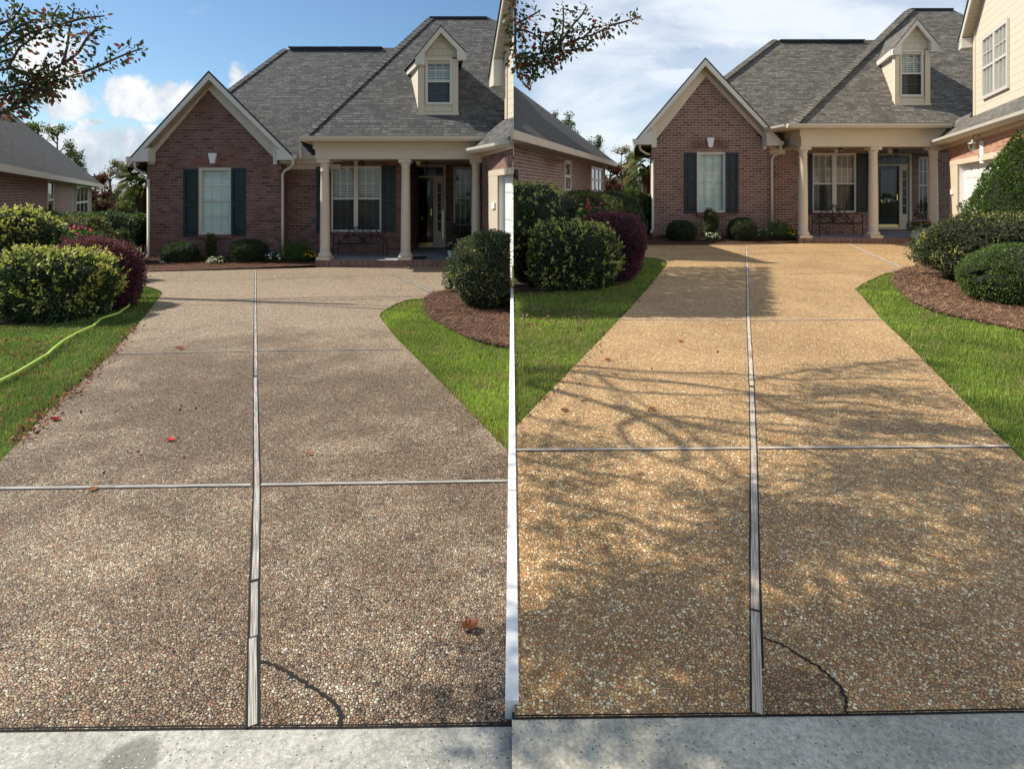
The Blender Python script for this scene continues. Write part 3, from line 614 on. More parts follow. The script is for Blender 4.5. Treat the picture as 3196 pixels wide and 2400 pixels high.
single_leaf('L',966,1422,0.04,(0.42,0.13,0.09),'small pinkish leaf right of the timber centre strip on the dirty driveway',.4,0.4)
single_leaf('R',2125,1069,0.06,(0.45,0.06,0.04),'small red leaf on the golden driveway, farthest one up its left lane',.2,0.4)
single_leaf('R',1897,1127,0.055,(0.28,0.04,0.06),'dark red leaf on the golden driveway beside the lawn edge',.1,0.4)
single_leaf('R',1915,1170,0.06,(0.55,0.38,0.32),'pale leaf on the uppermost branch shadow of the golden driveway',.4,0.4)
single_leaf('R',1813,1252,0.055,(0.66,0.50,0.38),'pale cream leaf on the golden driveway near the lawn',.6,0.5)
single_leaf('R',1762,1285,0.055,(0.20,0.07,0.05),'dark brown leaf on the golden driveway, nearest one to the timber cross strip',.1,0.3)
single_leaf('R',2035,1282,0.05,(0.33,0.12,0.05),'orange brown leaf in the middle of the left lane of the golden driveway',.2,0.4)
# garden hose
hp=[(-120,1262),(47,1178),(148,1117),(170,1096),(195,1076),(235,1052),(265,1038),(293,1025),(312,1005),(333,997),(350,992),(371,985),(385,974),(401,963),(405,956),(399,950),(392,945)]
hm=MB(); hm.tube([G('L',x,y,0.035) for x,y in hp],0.015,10)
hz=hm.build('garden_hose','hose',smooth=True); tag(hz,'lime green garden hose snaking across the lawn to the purple shrub','hose')
# ================================================================== HOUSES
def wall_grid(m_,x0,x1,z0,z1,Y,holes,thick=0.12):
    xs=sorted({x0,x1,*[h[0] for h in holes],*[h[1] for h in holes]}); zs=sorted({z0,z1,*[h[2] for h in holes],*[h[3] for h in holes]})
    for i in range(len(xs)-1):
        for j in range(len(zs)-1):
            cx=(xs[i]+xs[i+1])/2; cz=(zs[j]+zs[j+1])/2
            if any(h[0]<cx<h[1] and h[2]<cz<h[3] for h in holes): continue
            m_.poly([(xs[i],Y,zs[j]),(xs[i+1],Y,zs[j]),(xs[i+1],Y,zs[j+1]),(xs[i],Y,zs[j+1])])
    for a,b,c,d in holes:
        q=Y+thick
        m_.poly([(a,Y,c),(a,Y,d),(a,q,d),(a,q,c)]); m_.poly([(b,Y,c),(b,q,c),(b,q,d),(b,Y,d)])
        m_.poly([(a,Y,c),(a,q,c),(b,q,c),(b,Y,c)]); m_.poly([(a,Y,d),(b,Y,d),(b,q,d),(a,q,d)])
def rectW(a,b,c,d,Y): p=W(a,d,Y);q=W(b,c,Y); return p.x,q.x,p.z,q.z
def frame4(m_,x0,x1,z0,z1,y,dep,t_,tb=None):
    tb=tb or t_
    m_.box(x0,x0+t_,y,y+dep,z0,z1); m_.box(x1-t_,x1,y,y+dep,z0,z1)
    m_.box(x0+t_,x1-t_,y,y+dep,z1-t_,z1); m_.box(x0+t_,x1-t_,y,y+dep,z0,z0+tb)
def blinds(x0,x1,z0,z1,y,mat,parent,pitch=0.05,tilt=0.5,name='blind'):
    b=MB(); n=int((z1-z0)/pitch)
    for i in range(n):
        z=z0+pitch*(i+.5); a=pitch*0.46; b.add([(x0,y-a*.35,z-a*tilt),(x1,y-a*.35,z-a*tilt),(x1,y+a*.35,z+a),(x0,y+a*.35,z+a)],[(0,1,2,3)])
    b.box(x0,x1,y-.02,y+.02,z1-.04,z1); return b.build(name,mat,parent)
def window(root,a,b,c,d,Y,rail=None,mull=None,cols=3,rows=(2,2),blindmat='blindw',frame='winframe',t_=0.055,glass='glass',pitch=0.05,full=True,name='window'):
    x0,x1,z0,z1=rectW(a,b,c,d,Y); y=Y+0.03
    f=MB(); frame4(f,x0,x1,z0,z1,y,0.08,t_)
    bays=[(x0+t_,x1-t_)]
    if mull: ma=W(mull[0],0,Y).x; mb=W(mull[1],0,Y).x; f.box(ma,mb,y+.002,y+.08,z0+t_,z1-t_); bays=[(x0+t_,ma),(mb,x1-t_)]
    zr=W(0,rail,Y).z if rail else None
    for p,q in bays:
        if zr: f.box(p,q,y+.012,y+.075,zr-.022,zr+.022)
    fo=f.build(name,frame,root)
    for p,q in bays:
        g_=MB(); g_.poly([(p,y+.045,z0+t_),(q,y+.045,z0+t_),(q,y+.045,z1-t_),(p,y+.045,z1-t_)]); g_.build('pane',glass,fo)
        gr=MB(); w_=0.010
        zz=[(z0+t_,(zr or z1)-.02),((zr or z0)+.02,z1-t_)] if zr else [(z0+t_,z1-t_)]
        for k in range(1,cols): xx=p+(q-p)*k/cols; gr.box(xx-w_,xx+w_,y+.05,y+.06,z0+t_,z1-t_)
        for (u,v),nr in zip(zz,rows):
            for k in range(1,nr): zk=u+(v-u)*k/nr; gr.box(p,q,y+.049,y+.0605,zk-w_,zk+w_)
        gr.build('grille',frame,fo)
        blinds(p-.02,q+.02,z0,z1-t_*.5,y+.12,blindmat,fo,pitch,0.9 if full else .5)
    if zr and blindmat!='blindd':
        sc=MB(); sc.poly([(x0+t_,y+.02,z0+t_),(x1-t_,y+.02,z0+t_),(x1-t_,y+.02,zr-.02),(x0+t_,y+.02,zr-.02)]); sc.build('screen','screen',fo)
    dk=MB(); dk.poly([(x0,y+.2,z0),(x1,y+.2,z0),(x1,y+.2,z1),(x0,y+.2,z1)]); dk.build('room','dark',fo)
    return fo
def shutter(root,a,b,c,d,Y,mat):
    x0,x1,z0,z1=rectW(a,b,c,d,Y); m_=MB(); y=Y-.035; t_=(x1-x0)*0.16; zm=z0+(z1-z0)*.47
    frame4(m_,x0,x1,z0,z1,y,.034,t_,t_*1.3); m_.box(x0+t_,x1-t_,y,y+.034,zm-t_*.6,zm+t_*.6)
    for u,v in ((z0+t_*1.3,zm-t_*.6),(zm+t_*.6,z1-t_)):
        m_.box(x0+t_,x1-t_,y+.018,y+.034,u,v); k=t_*.35
        p=[(x0+t_+k,y+.018,u+k),(x1-t_-k,y+.018,u+k),(x1-t_-k,y+.018,v-k),(x0+t_+k,y+.018,v-k)]; k2=k*2.2
        q=[(x0+t_+k2,y+.006,u+k2),(x1-t_-k2,y+.006,u+k2),(x1-t_-k2,y+.006,v-k2),(x0+t_+k2,y+.006,v-k2)]
        m_.add(p+q,[(4,5,6,7),(0,1,5,4),(1,2,6,5),(2,3,7,6),(3,0,4,7)])
    return m_.build('shutter',mat,root)
def keystone(root,a,b,c,d,Y,mat='white',taper=0.72,proj=.05):
    x0,x1,z0,z1=rectW(a,b,c,d,Y); cx=(x0+x1)/2; h=(x1-x0)/2
    m_=MB(); m_.prism([(cx-h*.5,Y-proj,z0),(cx+h*.5,Y-proj,z0),(cx+h,Y-proj,z1),(cx-h,Y-proj,z1)],(0,proj+.01,0)); return m_.build('keystone',mat,root)
def arch(root,a,b,ztop_end,ztop_mid,zb_end,zb_mid,Y,ka,kb):
    m_=MB(); n=20; x0=W(a,0,Y).x; x1=W(b,0,Y).x; k0=W(ka,0,Y).x; k1=W(kb,0,Y).x
    def zz(px,e,mi):
        u=abs((px-(a+b)/2)/((b-a)/2)); return W(0,mi+(e-mi)*u,Y).z
    for i in range(n):
        p=a+(b-a)*(i+.06)/n; q=a+(b-a)*(i+.94)/n; fl=lambda px:(px-(a+b)/2)*0.10
        if not(p+fl(p)<ka-2 or q+fl(q)>kb+2) : pass
        m_.prism([(W(p,0,Y).x,Y-.006,zz(p,zb_end,zb_mid)),(W(q,0,Y).x,Y-.006,zz(q,zb_end,zb_mid)),(W(q+fl(q),0,Y).x,Y-.006,zz(q,ztop_end,ztop_mid)),(W(p+fl(p),0,Y).x,Y-.006,zz(p,ztop_end,ztop_mid))],(0,.02,0))
    return m_.build('brick_arch','rowlock',root)
def column(root,cx,Y,zb,zt,r=0.135):
    x=W(cx,0,Y).x; H=zt-zb
    m_=MB(); c=(x,Y+.17,zb)
    m_.box(x-r*1.38,x+r*1.38,Y+.17-r*1.38,Y+.17+r*1.38,zb,zb+.075)
    o=m_.build('column','COL',root)
    m2=MB(); prof=[(r*1.33,.075),(r*1.38,.10),(r*1.33,.135),(r*1.16,.15),(r*1.13,.17),(r*1.02,.19)]
    for i in range(9): u=i/8; prof.append((r*(1.0-0.16*u**1.6),.19+(H-.19-.30)*u))
    rt=r*.84; z2=H-.30; prof+=[(rt*1.1,z2+.01),(rt*1.1,z2+.03),(rt,z2+.045),(rt,z2+.13),(rt*1.14,z2+.145),(rt*1.14,z2+.165),(rt*1.2,z2+.18),(rt*1.34,z2+.215)]
    m2.lathe(c,prof,36); s=m2.build('shaft','COL',o,smooth=True)
    m3=MB(); m3.box(x-r*1.25,x+r*1.25,Y+.17-r*1.25,Y+.17+r*1.25,zb+H-.085,zt); m3.build('capital','COL',o)
    return o
def slope(px,py,Ye,ze,p=1.0):
    # point of the roof plane (rising away from its eave) seen at this pixel
    Y=(CH+p*Ye-ze)/(p-(HY-py)/F); return W(px,py,Y)
def downspout(root,pts,mat='gutter'):
    m_=MB(); m_.tube(pts,.036,8); return m_.build('downspout',mat,root,smooth=True)
def lantern(root,a,b,c,d,Y):
    x0,x1,z0,z1=rectW(a,b,c,d,Y); cx=(x0+x1)/2; r=(x1-x0)/2; h=z1-z0
    m_=MB(); m_.lathe((cx,Y,z0),[(r*.3,0),(r*.5,h*.06),(r*.6,h*.1)],8); m_.lathe((cx,Y,z0),[(r,h*.62),(r*.75,h*.75),(r*.25,h*.86),(r*.1,h)],8)
    for k in range(6): th=k*math.pi/3; m_.tube([(cx+r*.55*math.cos(th),Y+r*.55*math.sin(th),z0+h*.1),(cx+r*.9*math.cos(th),Y+r*.9*math.sin(th),z0+h*.62)],.006,5)
    m_.tube([(cx,Y,z0+h),(cx,Y,z0+h+.15)],.008,5)
    o=m_.build('porch_lantern','iron',root)
    g_=MB(); g_.lathe((cx,Y,z0),[(r*.5,h*.1),(r*.85,h*.62)],6); g_.build('lamp_glass','glass',o); return o
def text(root,s,loc,size,mat,name='house_number',sp=1.6):
    cu=bpy.data.curves.new('t','FONT'); cu.body=s; cu.size=size; cu.extrude=.003; cu.space_character=sp
    to=bpy.data.objects.new('t',cu); S.collection.objects.link(to); dg=bpy.context.evaluated_depsgraph_get(); dg.update()
    me=bpy.data.meshes.new_from_object(to.evaluated_get(dg)); bpy.data.objects.remove(to)
    me.name=name; me.transform(Matrix.Translation(loc)@Matrix.Rotation(R(90),4,'X')); me.materials.clear(); me.materials.append(M[mat]); return link(name,me,root)

def house(K):
    side=K['side']; Yp=K['Yp']; Yg=K['Yg']; Yw=K['Yw']; Yd=K['Yd']; Ye=Yp-.35
    brick,roofm,trim=K['brick'],K['roof'],K['trim']; M['COL']=M[trim]; shm=K['shm']
    zg=gz(side,Yp); zb=zg-.3
    root=empty('brick_house',W(K['gw'][0],K['base'],Yg)); tag(root,K['label'],'house')
    # --- gable wing wall
    gx0,gx1=[W(v,0,Yg).x for v in K['gw']]; zeave=W(0,K['weave'],Yg).z; pk=K['peak']
    wx=rectW(*K['win'],Yg)
    m_=MB(); wall_grid(m_,gx0,gx1,zb,zeave,Yg,[(wx[0]+.0,wx[1],wx[2],wx[3])])
    pkx=W(pk[0],0,Yg).x; pz=W(0,K['wpk'],Yg).z
    m_.poly([(gx0,Yg,zeave),(gx1,Yg,zeave),(pkx,Yg,pz)])
    m_.poly([W(K['gw'][0],K['base'],Yg)+Vector((0,0,-.3)),W(K['gw'][0],K['weave'],Yg),W(K['gw'][0]+K['lean'],K['weave'],Yg+8),W(K['gw'][0]+K['lean'],K['base'],Yg+8)])
    m_.poly([(gx1,Yg,zb),(gx1,Yw,zb),(gx1,Yw,zeave),(gx1,Yg,zeave)])
    gwall=m_.build('gable_wall',brick,root)
    # --- recessed walls with door and windows
    rx0=gx1; rx1=W(K['rw'],0,Yw).x; ztop=W(0,K['beam'][2]-8,Yp).z+.3
    dwx=rectW(*K['dwin'],Yw); drx=W(K['dr'][0],0,Yw).x
    m_=MB(); wall_grid(m_,rx0,drx,zb,ztop,Yw,[dwx]); m_.build('porch_wall',brick,root)
    m_=MB(); d0=W(K['dr'][0],0,Yd).x; rr=rectW(*K['rwin'],Yd); dd=rectW(*K['dframe'],Yd); xr=W(K['rw']+K['rwx'],0,Yd).x
    wall_grid(m_,drx-.4,xr,zb,ztop,Yd,[rr,dd]); m_.poly([(drx,Yw,zb),(drx,Yd,zb),(drx,Yd,ztop),(drx,Yw,ztop)]); m_.build('entry_wall',brick,root)
    # porch floor, step and ceiling
    px0,px1=[W(v,0,Yp).x for v in K['step']]; zf=W(0,K['stept'],Yp).z
    m_=MB(); m_.box(px0,px1,Yp,Yp+.2,zb,zf-.002); m_.build('porch_step','soldier',root)
    m_=MB(); m_.poly([(px0+.01,Yp+.02,zf),(px1+2,Yp+.02,zf),(px1+2,Yd,zf),(px0+.01,Yd,zf)]); m_.build('porch_floor','porch',root)
    zc=W(0,K['beam'][2],Yp).z+.02
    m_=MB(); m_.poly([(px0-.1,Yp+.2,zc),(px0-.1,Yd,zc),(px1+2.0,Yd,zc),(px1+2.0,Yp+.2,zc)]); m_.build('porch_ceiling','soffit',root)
    # beam
    b0,b1=[W(v,0,Yp).x for v in K['beamx']]; zt,zm,zl=[W(0,v,Yp).z for v in K['beam']]
    m_=MB(); m_.box(b0,b1,Yp,Yp+.32,zl,zm); m_.box(b0-.05,b1-.05,Yp-.03,Yp+.32,zm,zt); m_.box(b0,b0+.3,Yp+.32,Yw,zl,zm); m_.box(b0-.05,b0+.3,Yp+.32,Yw,zm,zt); m_.box(b0-.02,b1,Yp-.012,Yp+.0,zm-.03,zm)
    m_.build('porch_beam',trim,root)
    for c in K['cols']: column(root,c,Yp-.0,zf,zl-.003,K['colr'])
    # --- windows etc.
    window(root,*K['win'],Yg,cols=3,rows=(4,4),blindmat='blind',t_=.07,pitch=.035)
    for s in K['sh']: shutter(root,*s,Yg,shm)
    m_=MB(); m_.pbox(K['win'][0]+1,K['win'][1]+2,K['win'][3],K['win'][3]+12,Yg-.05,.06); m_.build('sill','rowlock',root)
    arch(root,*K['arch'],Yg,K['key'][0],K['key'][1]); keystone(root,*K['key'],Yg)
    window(root,*K['dwin'],Yw,rail=K['drail'],mull=K['dmull'],cols=3,rows=(1,2),blindmat='blindw',t_=.05,pitch=.055,full=False)
    for s in K['dsh']: shutter(root,*s,Yw,shm)
    m_=MB(); m_.pbox(K['dwin'][0]-4,K['dwin'][1]+4,K['dwin'][3],K['dwin'][3]+9,Yw-.04,.05); m_.build('sill','rowlock',root)
    for k in K['pkeys']: keystone(root,*k,Yw-.03,trim)
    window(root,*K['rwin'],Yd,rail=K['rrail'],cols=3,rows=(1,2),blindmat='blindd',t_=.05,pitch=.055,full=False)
    for l in K['lant']: lantern(root,*l,Yw-.6)
    # front door: frame, leaf with storm glass, transom, sidelight
    x0,x1,z0,z1=dd; f=MB(); y=Yd-.03; t_=.07; zt2=W(0,K['dtop'],Yd).z; xs=W(K['dxr'],0,Yd).x
    frame4(f,x0-.03,x1+.03,z0,z1+.03,y,.12,t_); f.box(x0+t_,x1-t_,y+.01,y+.11,zt2,zt2+.06); f.box(xs,xs+.05,y+.01,y+.11,z0+t_,zt2)
    do=f.build('front_door','TRIMD',root) if False else f.build('front_door',trim,root)
    lf=MB(); lf.box(x0+t_,xs,y+.07,y+.1,z0+.06,zt2); lf.build('door_leaf','door',do)
    gl=MB(); gl.box(x0+t_+.08,xs-.1,y+.05,y+.056,z0+.35,zt2-.12); gl.build('storm_glass','dglass',do)
    bk=MB(); bk.box(x0+t_,xs-.02,y+.04,y+.06,z0+.07,z0+.16); bk.build('kick_plate','brass',do)
    hd=MB(); hd.box(xs-.08,xs-.05,y+.02,y+.05,z0+.95,z0+1.15); hd.build('handle','brass',do)
    [text(do,ch_,Vector((W(K['numx'],0,Yd).x+i_*.115,y+.045,W(0,K['numy'],Yd).z)),.12,'brass','house_digit') for i_,ch_ in enumerate(K['num'])]
    tr=MB(); tr.poly([(x0+t_,y+.06,zt2+.06),(x1-t_,y+.06,zt2+.06),(x1-t_,y+.06,z1-t_+.03),(x0+t_,y+.06,z1-t_+.03)]); tr.build('transom','door',do)
    mu=MB()
    for k in (1,2,3): xx=x0+(x1-x0)*k/4; mu.box(xx-.01,xx+.01,y+.05,y+.06,zt2+.06,z1-.04)
    sl_=MB(); sl_.poly([(xs+.12,y+.06,z0+.5),(x1-t_-.04,y+.06,z0+.5),(x1-t_-.04,y+.06,zt2-.15),(xs+.12,y+.06,zt2-.15)]); sl_.build('sidelight','door',do)
    for k in range(1,5): zk=z0+.5+(zt2-.15-z0-.5)*k/5; mu.box(xs+.1,x1-t_-.03,y+.05,y+.06,zk-.01,zk+.01)
    mu.box(xs+.05,xs+.12,y+.045,y+.1,z0+t_,zt2); mu.box(x1-t_-.04,x1-t_,y+.045,y+.1,z0+t_,zt2); mu.box(xs+.12,x1-t_-.04,y+.045,y+.1,z0+t_,z0+.5); mu.box(xs+.12,x1-t_-.04,y+.045,y+.1,zt2-.15,zt2)
    mu.build('glazing_bar',trim,do)
    st_=MB(); st_.box(x0-.1,x1+.1,Yd-.3,Yd,zf,z0); st_.build('door_step','soldier',root)
    # --- gable roof with rakes, returns and soffits
    Yr=Yg-.32; th=.14
    pA=W(*K['rk'][0],Yr); pP=W(*K['rk'][1],Yr); pB=W(*K['rk'][2],Yr)
    zr0=W(0,K['eave2'],Yw-.3).z; Ye2=Yw-.3
    Yback=Ye2+(pP.z-zr0)
    def back(p,Y): return W(CX+(p.x/p.y)*F,0,Y).x
    bP=Vector((back(pP,Yback+.4),Yback+.4,pP.z)); 
    YbA=Yg+6
    bA=Vector((back(pA,YbA),YbA,pA.z)); bB=Vector((back(pB,Ye2+1.2),Ye2+1.2,pB.z)); bP2=Vector((back(pP,YbA),YbA,pP.z))
    m_=MB(); up=Vector((0,0,.035))
    m_.prism([pA+up,pP+up,bP2+up,bA+up],(0,0,-.06)); m_.prism([pP+up,pB+up,bB+up,bP+up],(0,0,-.06))
    gr=m_.build('gable_roof',roofm,root)
    m_=MB(); dz=Vector((0,0,-K['rkh']))
    m_.prism([pA,pP,pP+dz,pA+dz*.8],(0,.04,0)); m_.prism([pP,pB,pB+dz*.8,pP+dz],(0,.04,0)); m_.build('rake_board',K['rakem'],gr)
    # soffit from rake back to wall
    m_=MB(); yb=Yg+.0
    for a,b in ((pA,pP),(pB,pP)):
        m_.add([a+dz*.78+Vector((0,.04,0)),b+dz*.92+Vector((0,.04,0)),b+dz*.92+Vector((0,Yg-Yr,0)),a+dz*.78+Vector((0,Yg-Yr,0))],[(0,1,2,3)])
    m_.build('rake_soffit','soffit',gr)
    # frieze board on the wall following the slope + returns
    m_=MB(); fz=K['frz']
    fA=W(K['fr'][0][0],K['fr'][0][1],Yg); fB=W(K['fr'][1][0],K['fr'][1][1],Yg); fP=W(pk[0],K['wpk'],Yg)
    sl1=(fP.z-fA.z)/(fP.x-fA.x); o2=Vector((0,0,fz))
    kk=Yg/Yr; tA=Vector((pA.x*kk,Yg-.03,pA.z-.03)); tP=Vector((pP.x*kk,Yg-.03,pP.z-.03)); tB=Vector((pB.x*kk,Yg-.03,pB.z-.03)); fo_=Vector((0,-.03,0))
    m_.prism([fA+o2+fo_,fP+o2+fo_,tP,tA],(0,.028,0)); m_.prism([fP+o2+fo_,fB+o2+fo_,tB,tP],(0,.028,0))
    m_.build('frieze_board',trim,gr)
    for (tip,top,bot,inx,fx,fb) in K['ret']:      # boxed eave returns
        m_=MB()
        P1=W(tip[0],tip[1],Yr-.006); P2=W(inx,top,Yr-.006); P3=W(inx,bot,Yr-.006); P4=W(tip[0],bot,Yr-.006)
        m_.prism([P4,P3,P2,P1] if P3.x>P4.x else [P1,P2,P3,P4],(0,Yg-Yr-.001,0))
        q0=W(inx,top-6,Yg-.05); q1=W(fx,fb,Yg-.05); m_.box(min(q0.x,q1.x),max(q0.x,q1.x),Yg-.05,Yg-.002,q1.z,q0.z+.1)
        m_.build('eave_return',K['rakem'],gr)
    for gx,gy in K['gtip']:
        m_=MB(); p=W(gx,gy,Yr-.02); pr=[(-.06,0,.07),(.06,0,.07),(.045,0,-.03),(-.02,0,-.05)]
        q=Vector((back(p,Yg+2.0)-p.x,2.3,0)); m_.prism([p+Vector(v) for v in pr],q); m_.build('gutter','gutter',gr)
    # --- secondary roof behind, main hip roof in front
    ze2=zr0
    m_=MB(); P=[slope(x,y,Ye2,ze2) for x,y in K['sec']]; m_.poly(P[::-1])
    rdg=K['sec'][:2]; r0,r1=P[0],P[1]; lb=P[3]
    ry=lambda q,d,dz:Vector((q.x*(1+d/q.y),q.y+d,q.z+dz))
    m_.poly([r1,r0,ry(r0,6,-6),ry(r1,6,-6)]); m_.poly([r0,lb,ry(lb,7,0),ry(r0,6,-4)])
    sec=m_.build('rear_roof',roofm,root)
    vv=K['vent']; m_=MB(); a=slope(vv[0][0],vv[0][1],Ye2,ze2); b=slope(vv[1][0],vv[1][1],Ye2,ze2); b=Vector((b.x,a.y,a.z))
    m_.box(a.x,b.x,a.y-.12,a.y+.12,a.z-.08,a.z-.005); rv=m_.build('ridge_vent','ridge',sec)
    m_=MB(); m_.box(a.x-.05,b.x+.05,a.y-.14,a.y+.14,a.z-.004,a.z+.03); m_.build('ridge_cap',roofm,sec)
    hipc=MB()
    def cap(mm,A,B,w_=.17,n=None):
        n=n or max(3,int((B-A).length/.16)); nr=Vector((0,-.7,.7))
        sd=(B-A).cross(Vector((0,0,1))).normalized()*w_
        for i in range(n):
            p=A.lerp(B,i/n); q=A.lerp(B,(i+1.25)/n); u1=Vector((0,0,.05)); u2=Vector((0,0,.02)); dn=Vector((0,0,-.07))
            mm.add([p+u1,p+sd+dn+u1,q+sd+dn+u2,q+u2,p-sd+dn+u1,q-sd+dn+u2],[(0,1,2,3),(0,3,5,4),(0,4,1)])
    cap(hipc,lb,r0); hipc.build('hip_cap',roofm,sec)
    zeM=W(0,K['eave'],Ye).z
    m_=MB(); P=[slope(x,y,Ye,zeM) for x,y in K['main']]; m_.poly(P[::-1]); e0,h0,h1,e1=P[0],P[1],P[2],P[-1]
    m_.poly([e0,ry(e0,5.5,0),ry(h0,2,-2.2),h0]); m_.poly([h1,h0,ry(h0,6,-6),ry(h1,6,-6)])
    mr=m_.build('main_roof',roofm,root)
    hc=MB(); cap(hc,e0,h0); hc.build('hip_cap',roofm,mr)
    m_=MB(); m_.box(h0.x,h1.x,h0.y-.1,h0.y+.1,h0.z-.06,h0.z+.01); m_.build('ridge_vent','ridge',mr)
    # main eave: gutter, soffit, left return
    ga,gb=[W(v,0,Ye-.1).x for v in K['gutx']]; m_=MB()
    m_.prism([(ga,Ye-.12,zeM+.01),(ga,Ye-.10,zeM-.05),(ga,Ye-.04,zeM-.10),(ga,Ye,zeM-.10),(ga,Ye,zeM+.01)],(gb-ga,0,0))
    m_.prism([(ga-.07,Ye+.02,zeM+.01),(ga-.05,Ye+.02,zeM-.05),(ga,Ye+.02,zeM-.10),(ga+.05,Ye+.02,zeM-.10),(ga+.05,Ye+.02,zeM+.01)],(-.12,1.0,0))
    m_.build('gutter','gutter',mr)
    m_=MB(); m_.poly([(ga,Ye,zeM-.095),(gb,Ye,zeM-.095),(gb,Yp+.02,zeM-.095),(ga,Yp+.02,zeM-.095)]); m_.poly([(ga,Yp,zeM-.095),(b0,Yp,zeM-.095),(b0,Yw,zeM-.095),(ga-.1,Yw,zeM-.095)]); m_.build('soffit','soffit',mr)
    m_=MB(); p=W(K['gutx'][0]+4,0,Ye+.9); m_.box(p.x,p.x+.06,Ye+.8,Ye+.86,zeM-.45,zeM-.08); m_.build('fascia_end','gutter',mr)
    # low eave between gable and porch
    a=W(K['ret'][1][0][0]-4,0,Ye2).x; b=b0; m_=MB(); z=ze2
    m_.box(a,b,Ye2-.1,Ye2,z-.06,z+.04); m_.build('gutter','gutter',sec)
    m_=MB(); m_.box(a-.3,b,Ye2+.001,Yw-.002,z-.17,z-.05); m_.box(a-.3,b+.2,Yw-.03,Yw-.001,z-.30,z-.17); m_.build('fascia',trim,sec)
    # --- dormer
    Dm=K['dorm']; A=slope(Dm['base'][0],Dm['base'][2],Ye,zeM); Yf=A.y; Yo=Yf-.15
    x0=W(Dm['base'][0],0,Yf).x; x1=W(Dm['base'][1],0,Yf).x; zbm=A.z-.02; ze_=W(0,Dm['ev'],Yf).z; pkd=W(Dm['pk'][0],Dm['pk'][1]+14,Yf)
    Ybk=Ye+(ze_-zeM); skew=W(Dm['bx'],0,Ybk).x-x0
    ww=rectW(*Dm['win'],Yf)
    m_=MB(); wall_grid(m_,x0,x1,zbm-.3,ze_,Yf,[ww],.05); kq=Yf/Yo; lq=W(Dm['l'][0],Dm['l'][1],Yo); rq=W(Dm['r'][0],Dm['r'][1],Yo); pq=W(*Dm['pk'],Yo); m_.poly([(lq.x*kq+.08,Yf,lq.z-.04),(x0,Yf,ze_-.12),(x1,Yf,ze_-.12),(rq.x*kq-.08,Yf,rq.z-.04),(pq.x*kq,Yf,pq.z-.03)])
    m_.poly([(x0,Yf,zbm-.3),(x0,Yf,ze_),(x0+skew,Ybk+.3,ze_),(x0+skew,Ybk+.3,zbm-.3)]); m_.poly([(x1,Yf,zbm-.3),(x1+skew*.5,Ybk+.3,zbm-.3),(x1+skew*.5,Ybk+.3,ze_),(x1,Yf,ze_)])
    dm=m_.build('dormer','siding',root)
    window(dm,*Dm['win'],Yf-.06,rail=Dm['rail'],cols=3,rows=(2,2),blindmat='curtain',t_=.06,pitch=.06)
    m_=MB(); tw=.13
    m_.box(x0-.01,x0+tw,Yf-.03,Yf-.002,zbm,ze_); m_.box(x1-tw,x1+.01,Yf-.03,Yf-.002,zbm,ze_); m_.box(x0-.012,x0-.002,Yf-.03,Yf+.10,zbm,ze_)
    m_.box(x0-.03,x1+.03,Yf-.05,Yf-.0,zbm-.04,zbm+.02); m_.build('corner_board',trim,dm)
    m_=MB(); l=W(Dm['l'][0],Dm['l'][1],Yo); p=W(*Dm['pk'],Yo); r=W(Dm['r'][0],Dm['r'][1],Yo)
    Yrb=Ye+(p.z-zeM)+.2; bl=Vector((l.x+skew*1.05,Ye+(l.z-zeM)+.1,l.z)); bp=Vector((p.x+skew*1.25,Yrb,p.z)); br=Vector((r.x+skew*.5,Ye+(r.z-zeM)+.1,r.z)); u=Vector((0,0,.04))
    m_.prism([l+u,p+u,bp+u,bl+u],(0,0,-.04)); m_.prism([p+u,r+u,br+u,bp+u],(0,0,-.04)); dro=m_.build('dormer_roof',roofm,dm)
    m_=MB(); dz=Vector((0,0,-.15)); m_.prism([l,p,p+dz,l+dz],(0,.03,0)); m_.prism([p,r,r+dz,p+dz],(0,.03,0))
    for (q,sg) in ((l,1),(r,-1)):
        m_.prism([q+Vector((0,-.004,-.16)),q+Vector((sg*.22,-.004,-.16)),q+Vector((sg*.22,-.004,.16)),q+Vector((0,-.004,-.02))][::sg],(0,.14,0))
    m_.prism([l+Vector((.0,.15,-.15)),l+Vector((.16,.15,-.15)),l+Vector((.16,.15,-.05)),l+Vector((0,.15,-.0))],bl-l)
    m_.build('rake_board',K['rakem'],dro)
    m_=MB(); m_.add([l+Vector((.02,.03,-.13)),p+Vector((0,.03,-.13)),p+Vector((0,.15,-.13)),l+Vector((.02,.15,-.13))],[(0,1,2,3)]); m_.add([r+Vector((-.02,.03,-.13)),p+Vector((0,.03,-.13)),p+Vector((0,.15,-.13)),r+Vector((-.02,.15,-.13))],[(0,1,2,3)]); m_.build('rake_soffit','soffit',dro)
    # --- garage wing (set at an angle)
    Wg=K['wing']; (pa,Ya),(pb,Yb)=Wg['wall']; A=W(pa,0,Ya); B=W(pb,0,Yb)
    def onw(px,py=None,z=None,off=0.0,A=A,B=B):
        k=(px-CX)/F; dx=B.x-A.x; dy=B.y-A.y; tt=(k*A.y-A.x)/(dx-k*dy); X=A.x+tt*dx; Yv=A.y+tt*dy
        n=Vector((dy,-dx,0)).normalized(); n=n if n.x<0 else -n
        zz=z if z is not None else CH+(HY-py)/F*Yv
        return Vector((X,Yv,zz))+n*off
    def slab(m_,pts,th_):       # polygon on the wing wall, thickened outward
        pts=[Vector(p) for p in pts]; n=(pts[1]-pts[0]).cross(pts[2]-pts[1]).normalized(); n=n if n.x<0 else -n
        m_.prism([p+n*th_ for p in pts],-n*(th_+.01))
    ex=Wg['endx']; zt1=onw(pa,Wg['top'][0]).z; zt2_=onw(pb,Wg['top'][1]).z
    def P3(px,z,off=0): return onw(px,z=z,off=off)
